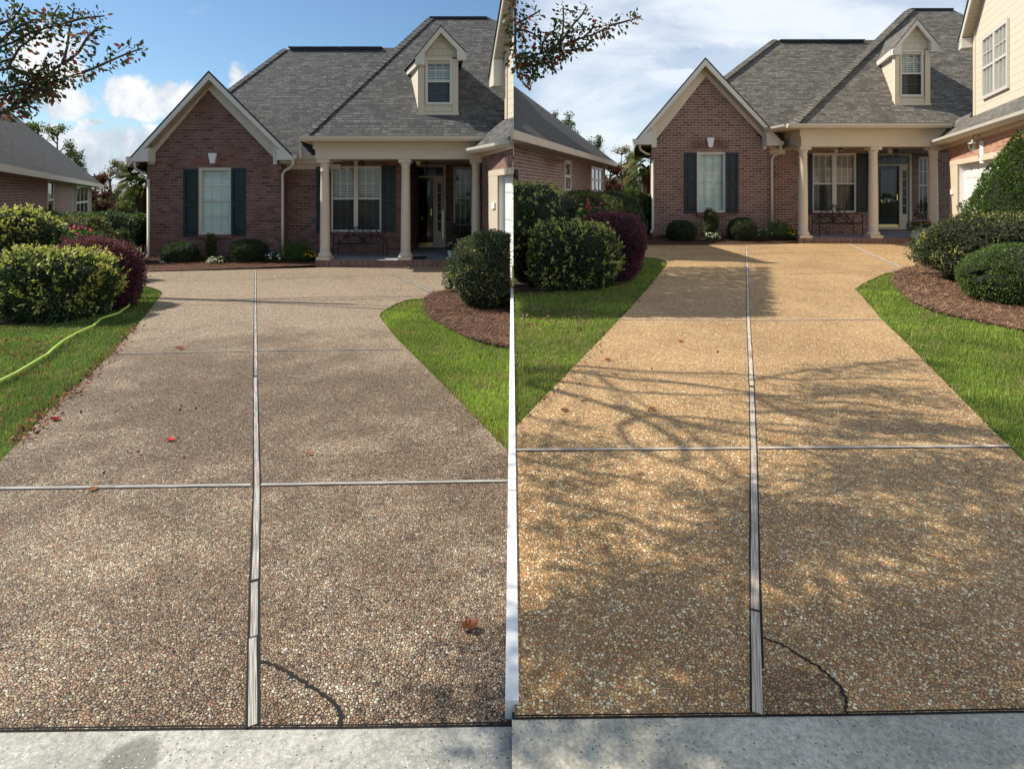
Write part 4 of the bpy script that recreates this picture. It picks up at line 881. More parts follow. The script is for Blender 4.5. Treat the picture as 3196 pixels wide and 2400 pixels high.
    zwt=(zt1+zt2_)/2
    wd_=MB(); gs,ge,gt=Wg['gar']; gtz=onw(gs,gt).z
    wd_.poly([P3(pa,zb),P3(gs,zb),P3(gs,zwt),P3(pa,zwt)]); wd_.poly([P3(gs,gtz),P3(ex,gtz),P3(ex,zwt),P3(gs,zwt)]); 
    Z=P3(ex,0); Zx=Wg['far']
    wd_.poly([P3(ex,zb),(Zx[0],Zx[1],zb),(Zx[0],Zx[1],zwt),P3(ex,zwt)])
    wo_=wd_.build('garage_wall',K['wbrick'],root)
    gd=MB(); js=Wg['jamb']; 
    slab(gd,[P3(gs,zb),P3(js,zb),P3(js,gtz),P3(gs,gtz)],.03); slab(gd,[P3(gs,gtz-.005),P3(ex,gtz-.005),P3(ex,gtz+.12),P3(gs,gtz+.12)],.035)
    gdo=gd.build('garage_surround',trim,wo_)
    dd_=MB(); zd=gtz+.1
    dd_.poly([P3(js,zb,-.12),P3(ex,zb,-.12),P3(ex,zd,-.12),P3(js,zd,-.12)]); dd_.poly([P3(js,zb,.03),P3(js,zb,-.12),P3(js,zd,-.12),P3(js,zd,.03)])
    a_=P3(js,zb,-.12); b_=P3(ex,zb,-.12); Lw=(b_-a_).length; di=(b_-a_).normalized(); nn=Vector((-di.y,di.x,0)); nn=nn if nn.x<0 else -nn
    nrow=4; ph=(zd-zg)/nrow; ncol=max(1,int(Lw/.62))
    for i in range(nrow):
        for j in range(ncol):
            o0=a_+di*(.10+j*.62); zz=zg+i*ph+.08; q=[o0+Vector((0,0,zz-a_.z)),o0+di*.5+Vector((0,0,zz-a_.z)),o0+di*.5+Vector((0,0,zz-a_.z+ph-.18)),o0+Vector((0,0,zz-a_.z+ph-.18))]
            inn=[q[0]+di*.04+Vector((0,0,.04)),q[1]-di*.04+Vector((0,0,.04)),q[2]-di*.04-Vector((0,0,.04)),q[3]+di*.04-Vector((0,0,.04))]
            dd_.add([v+nn*.003 for v in q]+[v+nn*.016 for v in inn],[(4,5,6,7),(0,1,5,4),(1,2,6,5),(2,3,7,6),(3,0,4,7)])
    gdoor=dd_.build('garage_door','garage',wo_)
    kp=MB(); k0,k1,k2,k3=Wg['pad']; slab(kp,[onw(k0,k3,off=.03),onw(k1,k3,off=.03),onw(k1,k2,off=.03),onw(k0,k2,off=.03)],.03); kp.build('keypad','white',wo_)
    # soldier course + frieze
    sc_=MB(); slab(sc_,[P3(gs-2,gtz+.125),P3(ex,gtz+.125),P3(ex,gtz+.34),P3(gs-2,gtz+.34)],.006); sc_.build('soldier_course',K['wsold'],wo_)
    fr_=MB(); slab(fr_,[P3(pa-18,zwt-.0),P3(ex,zwt-.0),P3(ex,zwt+.16),P3(pa-18,zwt+.16)],.04); fr_.build('frieze_board',trim,wo_)
    # wing eave gutter + soffit + lower roof
    (g1x,g1y,g1Y),(g2x,g2y,g2Y)=Wg['gut']; g1=W(g1x,g1y,g1Y); g2=W(g2x,g2y,g2Y); zgu=(g1.z+g2.z)/2; g1.z=zgu; g2.z=zgu
    dgu=(g2-g1); kx=Wg['ext']; g2e=g1+dgu*kx; dn_=Vector((-dgu.y,dgu.x,0)).normalized(); dn_=dn_ if dn_.x<0 else -dn_
    m_=MB(); m_.prism([g1+dn_*.12+Vector((0,0,.02)),g1+dn_*.11+Vector((0,0,-.04)),g1+dn_*.05+Vector((0,0,-.10)),g1+Vector((0,0,-.10)),g1+Vector((0,0,.02))],g2e-g1)
    wr_parts=m_
    s1=W(*Wg['sid'][0]); s2=W(*Wg['sid'][1]); zs=(s1.z+s2.z)/2; s1.z=zs; s2.z=zs; s2e=s1+(s2-s1)*Wg['ext2']
    vl=slope(Wg['val'][0],Wg['val'][1],Ye,zeM)
    mr2=MB(); mr2.poly([g1,g2e,s2e,s1]); mr2.poly([g1,s1,slope(Wg['ux']+4,Wg['vy'],Ye,zeM)+Vector((0,.02,0)),vl]); wr=mr2.build('wing_roof',roofm,root)
    wr_parts.build('gutter','gutter',wr)
    m_=MB(); m_.poly([g1+Vector((0,0,-.095)),g2e+Vector((0,0,-.095)),P3(ex,zgu-.095),P3(pa-18,zgu-.095)]); m_.build('soffit','soffit',wr)
    # upper gable wall
    up_=MB(); zu=Wg['uz']; apx=Wg['ap']; 
    U0=Vector((s1.x,s1.y,zs)); dU=(s2-s1).normalized()
    def US(px,z): 
        k=(px-CX)/F; tt=(k*s1.y-s1.x)/((s2.x-s1.x)-k*(s2.y-s1.y)); q=s1+(s2-s1)*tt; return Vector((q.x,q.y,z))
    ux0=Wg['ux']; a0=US(ux0,zs); a1=US(ux0,zu); apk=US(apx[0],apx[1]); e_=US(Wg['uend'],zs); e1_=US(Wg['uend'],Wg['uendz'])
    up_.poly([a0,e_,e1_,apk,a1]); nU=Vector((dU.y,-dU.x,0)); nU=nU if nU.x<0 else -nU
    fb_=Vector((Zx[0],Zx[1]+.5,0)); up_.poly([e_,Vector((fb_.x,fb_.y,zs)),Vector((fb_.x,fb_.y,e1_.z)),e1_])
    ug=up_.build('upper_gable_wall','siding',root)
    m_=MB(); aa=US(ux0-0.5,zs); bb=US(ux0+6,zs); m_.prism([aa+nU*.02,bb+nU*.02,Vector((bb.x,bb.y,zu))+nU*.02,Vector((aa.x,aa.y,zu))+nU*.02],-nU*.03); m_.build('corner_board',trim,ug)
    # barge of the upper gable
    bt=US(Wg['bt'],zu-.22)+nU*.25; slope_=(apk.z-zu)/max(.01,(Vector((apk.x,apk.y,0))-Vector((a1.x,a1.y,0))).length)
    ln=(apk-US(Wg['bt'],apk.z)).length; top=apk+nU*.25+Vector((0,0,.12)); bs=US(Wg['bt'],0)+nU*.25; bs.z=top.z-slope_*ln
    m_=MB(); m_.prism([bs,top,top+Vector((0,0,-.2)),bs+Vector((0,0,-.2))],-nU*.03); 
    ba=bs+Vector((0,0,-.22)); m_.prism([ba,ba+dU*.3,ba+dU*.3+Vector((0,0,slope_*.3)),bs],-nU*.24); m_.build('rake_board',K['rakem'],ug)
    m_=MB(); u=Vector((0,0,.04)); m_.prism([bs+u+nU*.03,top+u+nU*.03,top+u-nU*Wg['ud'],bs+u-nU*Wg['ud']],(0,0,-.05)); m_.build('upper_roof',roofm,ug)
    m_=MB(); m_.poly([bs-nU*.03+Vector((0,0,-.18)),top-nU*.03+Vector((0,0,-.18)),top-nU*.25+Vector((0,0,-.18)),bs-nU*.25+Vector((0,0,-.18))]); m_.build('rake_soffit','soffit',ug)
    if 'uwin' in Wg:
        q=Wg['uwin']; fm=MB(); c0=US(q[0],0);c1=US(q[1],0); zb0=CH+(HY-q[3])/F*c0.y; zt0=CH+(HY-q[2])/F*c0.y; dW=(c1-c0).normalized(); Lw=(c1-c0).length
        def pt(s_,z_,o_): v=c0+dW*s_; return Vector((v.x,v.y,z_))+nU*o_
        def bar(mm,s0,s1_,z0_,z1_,o=.05): mm.prism([pt(s0,z0_,o),pt(s1_,z0_,o),pt(s1_,z1_,o),pt(s0,z1_,o)],-nU*(o-.005))
        tt=.08; bar(fm,0,tt,zb0,zt0); bar(fm,Lw-tt,Lw,zb0,zt0); bar(fm,tt,Lw-tt,zt0-tt,zt0); bar(fm,tt,Lw-tt,zb0,zb0+tt); mid=Lw/2; bar(fm,mid-.06,mid+.06,zb0+tt,zt0-tt); zmid=(zb0+zt0)/2; bar(fm,tt,Lw-tt,zmid-.03,zmid+.03,.045)
        for s0,s1_ in ((tt,mid-.06),(mid+.06,Lw-tt)):
            for k in (1,2): xx=s0+(s1_-s0)*k/3; bar(fm,xx-.01,xx+.01,zb0+tt,zt0-tt,.035)
            for zz in (zmid+(zt0-tt-zmid)*.5,): bar(fm,s0,s1_,zz-.01,zz+.01,.033)
        fo=fm.build('window','winframe',ug)
        bl_=MB(); n=int((zt0-zb0)/.055)
        for k in range(n): z=zb0+.055*k+.03; bl_.add([pt(tt,z-.02,.012),pt(Lw-tt,z-.02,.012),pt(Lw-tt,z+.022,.004),pt(tt,z+.022,.004)],[(0,1,2,3)])
        bl_.build('blind','blindw',fo)
        gg=MB(); gg.poly([pt(tt,zb0+tt,.026),pt(Lw-tt,zb0+tt,.026),pt(Lw-tt,zt0-tt,.026),pt(tt,zt0-tt,.026)]); gg.build('pane','glass',fo)
    if 'lamp' in Wg:
        lx,ly0,ly1=Wg['lamp']; q=onw(lx,(ly0+ly1)/2,off=.16); h=(ly1-ly0)/F*q.y; z0=q.z-h/2; r=.085; lm=MB()
        lm.lathe((q.x,q.y,z0),[(.03,0),(.05,h*.08),(.055,h*.12)],8); lm.lathe((q.x,q.y,z0),[(r*1.15,h*.62),(r*.9,h*.72),(r*.3,h*.85),(.015,h)],8)
        for k in range(6): th=k*math.pi/3; lm.tube([(q.x+.055*math.cos(th),q.y+.055*math.sin(th),z0+h*.12),(q.x+r*math.cos(th),q.y+r*math.sin(th),z0+h*.62)],.006,5)
        bk_=onw(lx+4,ly0,off=.03); lm.tube([(q.x,q.y,z0+h),(q.x+.02,q.y,z0+h+.10),((q.x+bk_.x)/2,(q.y+bk_.y)/2,z0+h+.13),(bk_.x,bk_.y,z0+h+.02),(bk_.x,bk_.y,z0+h*.4)],.012,6)
        lo=lm.build('wall_lantern','lampmetal',wo_); g_=MB(); g_.lathe((q.x,q.y,z0),[(.05,h*.12),(r*.95,h*.62)],6); g_.build('lamp_glass','glass',lo)
        pl=MB(); c=onw(lx+4,ly1,off=.012); pl.box(c.x-.02,c.x+.02,c.y-.05,c.y+.05,c.z-.28,c.z+.2); pl.build('mounting_plate','white',lo)
    for pts in K['spouts']: downspout(root,[W(*p) for p in pts])
    return root
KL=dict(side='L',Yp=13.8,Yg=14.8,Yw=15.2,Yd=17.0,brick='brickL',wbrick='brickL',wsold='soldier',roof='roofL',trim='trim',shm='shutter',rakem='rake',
  label='brick house with shaded porch and dark grey roof behind the dirty driveway',lean=6,
  gw=(459,878),base=812,weave=516,peak=(651,225),wpk=262,win=(618,723,523,733),sh=[(574,618,529,738),(723,767,526,735)],arch=(600,729,494,487,518,511),key=(652,678,479,511),
  rw=1530,rwx=50,dr=(1272,),dwin=(1032,1190,519,724),drail=621,dmull=(1103,1116),rwin=(1415,1474,522,705),rrail=619,dsh=[(988,1031,521,728),(1191,1234,519,722)],
  dframe=(1262,1388,518,775),dtop=556,dxr=1353,num='1010',numx=1277,numy=686,
  pkeys=[(1103,1121,496,518),(1297,1316,494,517),(1462,1480,490,515)],lant=[(1120,1138,499,520),(1324,1338,501,526)],
  step=(984,1512),stept=813,beamx=(984,1512),beam=(437,465,497),cols=(1007,1262,1485),colr=.118,
  rk=[(398,503),(651,225),(919,493)],rkh=.19,eave2=491,fr=[(476,470),(852,470)],frz=-.16,
  ret=[((402,498),461,505,461,478,514),((912,490),463,500,864,852,513)],gtip=[(400,498),(919,491)],
  sec=[(884,155),(1300,149),(1100,491),(432,491)],vent=[(909,152),(1190,152)],eave=428,main=[(940,428),(1342,56),(1519,52),(1600,92),(1600,428)],
  gutx=(935,1519),dorm=dict(base=(1307,1429,354),ev=185,pk=(1376,84),bx=1266,l=(1296,182),r=(1455,167),win=(1327,1411,180,327),rail=254),
  wing=dict(wall=((1505,13.7),(1600,11.2)),top=(490,466),endx=1602.5,gar=(1529,1601,551),jamb=1557,far=(.0,19.0),pad=(1541,1551,633,652),
    gut=((1461,470,13.5),(1584,443,11.45)),ext=1.13,sid=((1567,372,13.6),(1602.5,372,13.0)),ext2=1.0,val=(1523,417),vy=352,uz=5.05,ud=.3,ap=(1602,5.95),ux=1578,uend=1602.5,uendz=5.9,bt=1556),
  spouts=[[(914,496,14.5),(915,510,14.5),(908,524,14.6),(890,532,14.72),(882,545,14.74),(882,700,14.74),(882,812,14.74)],
          [(419,508,14.5),(422,527,14.6),(440,538,14.8),(460,542,14.9)],[(463,560,14.74),(463,795,14.74),(456,806,14.6)]])
house(KL)
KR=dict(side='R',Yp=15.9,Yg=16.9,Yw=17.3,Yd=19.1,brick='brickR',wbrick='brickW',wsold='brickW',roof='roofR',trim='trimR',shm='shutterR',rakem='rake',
  label='brick house with sunlit roof and cone-shaped evergreen by its garage, behind the golden driveway',lean=-4,
  gw=(2033,2403),base=735,weave=466,peak=(2202,183),wpk=222,win=(2175,2266,474,664),sh=[(2136,2174,477,666),(2266,2304,477,666)],arch=(2163,2272,443,437,468,462),key=(2205,2228,431,461),
  rw=2962,rwx=60,dr=(2742,),dwin=(2536,2674,479,664),drail=574,dmull=(2600,2613),rwin=(2868,2918,491,665),rrail=579,dsh=[(2499,2535,481,667),(2674,2711,480,663)],
  dframe=(2735,2841,483,716),dtop=519,dxr=2806,num='1010',numx=2739,numy=632,
  pkeys=[(2600,2618,458,477),(2767,2784,459,480),(2912,2930,459,480)],lant=[(2615,2631,461,479),(2791,2803,463,489)],
  step=(2492,2950),stept=744,beamx=(2501,2955),beam=(398,425,458),cols=(2516,2737,2926),colr=.125,
  rk=[(1980,443),(2202,183),(2441,440)],rkh=.21,eave2=449,fr=[(2048,418),(2385,418)],frz=-.17,
  ret=[((1985,440),407,452,2034,2050,461),((2434,439),410,455,2393,2382,466)],gtip=[(1980,442),(2441,449)],
  sec=[(2414,126),(2790,126),(2600,449),(1990,449)],vent=[(2434,129),(2689,129)],eave=389,main=[(2466,389),(2838,30),(2970,30),(3240,150),(3240,389)],
  gutx=(2460,2974),dorm=dict(base=(2793,2900,324),ev=158,pk=(2863,62),bx=2755,l=(2789,153),r=(2932,144),win=(2810,2885,155,302),rail=229),
  wing=dict(wall=((2960,15.5),(3156,10.9)),top=(460,406),endx=3330,gar=(2969,3330,518),jamb=2993,far=(14.5,12.0),pad=(2974,2981,591,608),
    gut=((2916,440,15.6),(3156,371,10.5)),ext=1.55,sid=((3026,367,15.3),(3156,319,12.45)),ext2=1.9,val=(2982,379),vy=330,uz=5.75,ud=3,ap=(3190,8.6),ux=3040,uend=3300,uendz=7.5,bt=3028,
    uwin=(3071,3152,120,313),lamp=(3064,436,470)),
  spouts=[[(2436,455,16.6),(2437,466,16.6),(2430,478,16.7),(2416,486,16.8),(2409,498,16.84),(2409,600,16.84),(2409,735,16.84)],
          [(1995,455,16.6),(1998,468,16.7),(2015,480,16.9),(2033,484,17.0)],[(2037,500,16.84),(2037,715,16.84),(2031,727,16.7)]])
house(KR)
# neighbours -------------------------------------------------------
def neighbour(side,A,B,hw,he,zr,wins,label,body,pxe):
    (ax,Ay),(bx,By)=A,B; root=empty('neighbor_house',W(bx,600,By)); tag(root,label,'house')
    a=W(ax,0,Ay);b=W(bx,0,By); d=(b-a); d.z=0; L=d.length; u=d/L; n=Vector((u.y,-u.x,0)); n=n if n.x>0 else -n
    def on(px,z,off=0): k=(px-CX)/F; tt=(k*a.y-a.x)/((b.x-a.x)-k*(b.y-a.y)); return Vector((a.x+(b.x-a.x)*tt,a.y+(b.y-a.y)*tt,z))+n*off
    gA=gz(side,Ay);gB=gz(side,By); Z=lambda h,q:h+gz(side,q.y)
    m_=MB(); m_.poly([Vector((a.x,a.y,gA-.3)),Vector((b.x,b.y,gB-.3)),Vector((b.x,b.y,gB+hw)),Vector((a.x,a.y,gA+hw))])
    c=Vector(body[0]); e=Vector(body[1])
    m_.poly([Vector((b.x,b.y,gB-.3)),Vector((c.x,c.y,gB-.3)),Vector((c.x,c.y,gB+hw)),Vector((b.x,b.y,gB+hw))])
    m_.poly([Vector((a.x,a.y,gA+hw)),Vector((a.x,a.y,gA-.3)),Vector((e.x,e.y,gA-.3)),Vector((e.x,e.y,gA+hw))])
    wl=m_.build('brick_wall','brickN',root)
    ea=a+n*.45; kk=(pxe-CX)/F; ea=ea-u*((ea.x-kk*ea.y)/(u.x-kk*u.y)); eb=b+n*.45+u*.45; ea.z=gA+he; eb.z=gB+he
    T=W(*zr[0]); T2=W(*zr[1])
    m_=MB(); m_.poly([ea,eb,T,T2][::-1] if side=='L' else [ea,eb,T,T2]); m_.poly([eb,Vector((c.x,c.y+.4,eb.z)),T]); rf=m_.build('roof','roofN',root)
    m_=MB(); m_.prism([ea+Vector((0,0,.02)),eb+Vector((0,0,.02)),eb+Vector((0,0,-.14)),ea+Vector((0,0,-.14))],-n*.05)
    m_.prism([eb+Vector((0,0,.02)),eb-n*.9+Vector((0,0,.02)),eb-n*.9+Vector((0,0,-.14)),eb+Vector((0,0,-.14))],-u*.05)
    m_.build('fascia','trim',rf)
    m_=MB(); m_.poly([ea+Vector((0,0,-.13)),eb+Vector((0,0,-.13)),Vector((b.x,b.y,eb.z-.13))+u*.45,Vector((a.x,a.y,ea.z-.13))]); m_.poly([Vector((a.x,a.y,ea.z-.13)),Vector((b.x,b.y,eb.z-.13)),Vector((b.x,b.y,gB+hw))+n*.03,Vector((a.x,a.y,gA+hw))+n*.03]); m_.build('soffit','soffit',rf)
    for (p,q,zt,zb_,nc) in wins:
        f=MB(); P=[on(p,0),on(q,0)]; w_=(P[1]-P[0]).length; zt_=CH+(HY-zt)/F*P[0].y; zb2=CH+(HY-zb_)/F*P[0].y
        def pt(s_,z,o): v=P[0]+(P[1]-P[0])*(s_/w_); return Vector((v.x,v.y,z))+n*o
        def bar(s0,s1,z0,z1,o=.05): f.prism([pt(s0,z0,o),pt(s1,z0,o),pt(s1,z1,o),pt(s0,z1,o)],-n*(o-.004))
        t_=.09; bar(0,t_,zb2,zt_); bar(w_-t_,w_,zb2,zt_); bar(t_,w_-t_,zt_-t_,zt_); bar(t_,w_-t_,zb2,zb2+t_); zm=(zt_+zb2)/2; bar(t_,w_-t_,zm-.04,zm+.04,.045)
        for k in range(1,nc): s=w_*k/nc; bar(s-.03,s+.03,zb2+t_,zt_-t_,.04)
        fo=f.build('window','winframe',root); g_=MB(); g_.poly([pt(t_,zb2+t_,.02),pt(w_-t_,zb2+t_,.02),pt(w_-t_,zt_-t_,.02),pt(t_,zt_-t_,.02)]); g_.build('pane','dglass',fo)
        dk=MB(); dk.poly([pt(0,zb2,.008),pt(w_,zb2,.008),pt(w_,zt_,.008),pt(0,zt_,.008)]); dk.build('blind','blindw' if nc>1 else 'dark',fo)
neighbour('L',(-70,12.2),(286,29.5),2.27,2.36,[((20,345,31),),((-200,180,26),)] and [(30,352,33),(-260,120,30)],[(143,163,559,690,1),(234,272,578,690,3)],'neighbouring brick house with dark roof at the far left edge',((-29,33,0),(-16,12.5,0)),-110)
neighbour('R',(1603,11.6),(1889,24.3),2.42,2.52,[(1606,270,27.5),(1603,270,20)],[(1759,1778,499,600,1),(1842,1878,518,602,3)],'neighbouring brick house with dark roof in the middle of the photo',((1.0,29,0),(.06,19,0)),1603)
# porch things -----------------------------------------------------
def spiral(c,r0,r1,turns,ph,sx=1,n=26):
    return [(c[0]+sx*(r0+(r1-r0)*i/n)*math.cos(ph+turns*2*math.pi*i/n),c[1],c[2]+(r0+(r1-r0)*i/n)*math.sin(ph+turns*2*math.pi*i/n)) for i in range(n+1)]
def bench(a,b,top,seat,base,Y,label):
    x0,x1,zb,zt=rectW(a,b,top,base,Y); zs=W(0,seat,Y).z; cx=(x0+x1)/2; w_=(x1-x0)/2; H=zt-zs
    root=empty('garden_bench',(cx,Y,zb)); tag(root,label,'bench'); yb=Y+.22
    m_=MB(); r=.0145
    m_.tube([(x0,yb,zs),(x0+w_*.25,yb,zs+H*.28),(x0+w_*.5,yb,zs+H*.72),(cx-w_*.2,yb,zs+H*.8),(cx-w_*.12,yb,zs+H*.72)],r,6)
    m_.tube([(x1,yb,zs),(x1-w_*.25,yb,zs+H*.28),(x1-w_*.5,yb,zs+H*.72),(cx+w_*.2,yb,zs+H*.8),(cx+w_*.12,yb,zs+H*.72)],r,6)
    for s in (-1,1):
        m_.tube(spiral((cx+s*w_*.08,yb,zs+H*.88),.02,w_*.11,1.2,1.5,s),r*.9,6); m_.tube(spiral((cx+s*w_*.28,yb,zs+H*.66),.015,w_*.12,1.2,2.4,s),r*.8,6)
        m_.tube(spiral((cx+s*w_*.62,yb,zs+H*.2),.015,w_*.14,1.3,.5,s),r*.8,6); m_.tube(spiral((cx+s*w_*.38,yb,zs+H*.38),.015,w_*.1,1.2,2.8,s),r*.8,6)
        for q in (.15,.3,.45): m_.tube([(cx,yb,zs+.02),(cx+s*w_*q*.5,yb,zs+H*.3),(cx+s*w_*q,yb,zs+H*(.62-q*.5))],r*.7,5)
        m_.tube([(cx,yb,zs),(cx+s*w_*.3,yb,zs+H*.15),(cx+s*w_*.75,yb,zs+H*.42)],r*.7,5)
    m_.tube([(cx,yb,zs),(cx,yb,zs+H*.75)],r,6); m_.build('backrest','iron',root)
    m_=MB()
    for k in range(8): yk=Y-.18+.40*k/7; m_.box(x0+.02,x1-.02,yk-.009,yk+.009,zs-.012,zs+.004)
    m_.tube([(x0,Y-.2,zs),(x1,Y-.2,zs)],.011,6); m_.tube([(x0,yb,zs),(x1,yb,zs)],.011,6); m_.tube([(cx-w_*.4,Y-.2,zs-.1),(cx,Y-.2,zs-.02),(cx+w_*.4,Y-.2,zs-.1)],.006,5); m_.build('seat','iron',root)
    for x in (x0,x1):
        for y_ in (Y-.2,yb):
            m_=MB(); m_.tube([(x,y_,zs+(H*.35 if y_>Y else .24)),(x,y_,zs),(x+(.02 if x>cx else -.02),y_,zb)],.012,6); m_.build('leg','iron',root)
        m_=MB(); m_.tube([(x,yb,zs+.30),(x,Y,zs+.26),(x,Y-.2,zs+.24)],.011,6); m_.tube([(x,Y-.2+.05*math.cos(t_),zs+.2+.05*math.sin(t_)) for t_ in [k*.5 for k in range(11)]],.007,5); m_.build('armrest','iron',root)
bench(1049,1202,698,761,810,14.5,'black scrollwork iron bench on the porch of the house with the dirty driveway')
bench(2548,2678,640,697,738,16.6,'black scrollwork iron bench on the porch of the house with the golden driveway')
def doormat(a,b,c,d,side,Y,zf,label):
    m_=MB(); p=W(a,d,Y);q=W(b,c,Y); m_.box(p.x,q.x,Y,Y+.5,zf+.002,zf+.02); tag(m_.build('doormat','mat'),label,'doormat')
zfL=W(0,813,13.8).z; zfR=W(0,744,15.9).z
doormat(1280,1325,790,808,'L',14.0,zfL,'dark doormat behind the middle column of the porch with the dirty driveway')
def mum(px,py0,py1,pxr,Y,cols,nl,nf,label,name='flower_plant',cat='flowers',pot=None,leafc=None,fl=0.02,base=None,group=None,loose=.8):
    c=W(px,(py0+py1)/2,Y); rx=(pxr/F*Y); rz=(py1-py0)/2/F*Y
    root=empty(name,(c.x,c.y,c.z-rz)); tag(root,label,cat,group)
    if pot:
        pa,pb,pt_,pb_=pot; x0,x1,z0,z1=rectW(pa,pb,pt_,pb_,Y); r=(x1-x0)/2; h=z1-z0
        m_=MB(); m_.lathe(((x0+x1)/2,Y,z0),[(r*.62,0),(r*.7,h*.1),(r*.92,h*.7),(r*.95,h*.9),(r*1.04,h*.92),(r*1.04,h),(r*.9,h),(r*.88,h*.85),(.01,h*.85)],24); m_.build('pot','pot',root,smooth=True)
    P,N_,q=shell(nl,c,(rx,rx*.9,rz),2.2,.12,.3,int(px),-1.0)
    cards('foliage',P,N_,.05,pick(leafc or [(0.03,0.07,0.02),(0.05,0.10,0.03),(0.02,0.045,0.015)],len(P)),'leafsoft',.4,loose,root)
    P,N_,q=shell(nf*2,c,(rx*1.03,rx*.93,rz*1.05),2.2,.12,.05,int(px),-.2); k=q[:,2]>-.1; P=P[k][:nf];N_=N_[k][:nf]
    if nf: flowers(P,N_,fl,cols,root)
def flowers(P,N_,r,cols,root):
    n=len(P); ang=np.linspace(0,2*np.pi,8)[:-1]; V_=[];C=[]
    z=N_+rng.normal(0,.3,N_.shape); z/=np.linalg.norm(z,axis=1)[:,None]; a=np.cross(z,[0,0,1.]); a/=np.linalg.norm(a,axis=1)[:,None]+1e-9; b=np.cross(z,a)
    col=pick(cols,n,None,.15)
    for i in range(n):
        rr=r*rng.uniform(.7,1.2)
        for k in range(7):
            t0=ang[k]; t1=ang[k]+.9; m0=(a[i]*math.cos(t0)+b[i]*math.sin(t0)); m1=(a[i]*math.cos(t1)+b[i]*math.sin(t1))
            V_+=[P[i],P[i]+m0*rr*.7+z[i]*rr*.35,P[i]+(m0+m1)*.56*rr+z[i]*rr*.3,P[i]+m1*rr*.7+z[i]*rr*.35]; C+=[col[i]]*4
    return tag(quads('flower',np.array(V_),np.array(C),'petal',root),kind='stuff')
yel=[(0.75,0.45,0.03),(0.80,0.35,0.03),(0.6,0.28,0.03)]
mum(1445,746,776,22,13.95,yel,500,60,'orange yellow chrysanthemum in tall white pot, right column of the dirty driveway porch','potted_plant','potted plant',(1430,1462,772,806))
mum(1410,752,784,17,13.95,[(0.5,0.1,0.06),(0.7,0.7,0.7)],500,22,'red and white blooms in a short white pot on the dirty driveway porch','potted_plant','potted plant',(1396,1427,782,807),loose=1.2)
mum(2885,690,715,18,16.05,yel,500,55,'orange yellow chrysanthemum in tall white pot, right column of the golden driveway porch','potted_plant','potted plant',(2873,2902,712,741))
mum(2850,694,724,16,16.05,[(0.5,0.1,0.06),(0.7,0.7,0.7)],500,22,'red and white blooms in a short white pot on the golden driveway porch','potted_plant','potted plant',(2842,2868,722,741),loose=1.2)
mum(1440,680,750,30,15.3,[(.5,.5,.5)],900,0,'dark leafy plant in front of the right porch window, dirty driveway house','potted_plant','potted plant',leafc=[(0.02,0.035,0.02),(0.03,0.045,0.025)],loose=1.4,pot=(1424,1458,745,790))
mum(2885,628,690,27,17.4,[(.5,.5,.5)],900,0,'dark leafy plant in front of the right porch window, golden driveway house','potted_plant','potted plant',leafc=[(0.02,0.035,0.02),(0.03,0.045,0.025)],loose=1.4,pot=(2872,2902,686,722))
# corrugated drain pipes, utility boxes
for side,pts,lab in (('L',[(395,826),(425,822),(455,820),(490,822),(520,826)],'black corrugated drain pipe at the left foot of the house with the dirty driveway'),('R',[(1985,742),(2010,739),(2040,738),(2070,741),(2092,744)],'black corrugated drain pipe at the left foot of the golden driveway house')):
    P=[G(side,x,y+8,.07) for x,y in pts]; Q=[];rs=[]
    for i in range(len(P)-1):
        for k in range(10): Q.append(P[i].lerp(P[i+1],k/10)); rs.append(.075 if k%2 else .062)
    m_=MB(); m_.tube(Q,rs,12); tag(m_.build('drain_pipe','pipe',smooth=True),lab,'pipe')
for a,b,c,d,Y,lab in ((449,461,738,806,15.6,'grey utility box half hidden behind the left corner of the dirty driveway house'),(2021,2034,668,722,17.8,'grey utility box half hidden behind the left corner of the golden driveway house')):
    m_=MB(); m_.pbox(a,b,c,d,Y,.4); x0,x1,z0,z1=rectW(a,b,c,d,Y); m_.box(x0-.02,x1,Y-.02,Y+.42,z1,z1+.03); tag(m_.build('utility_box','grey'),lab,'utility box')
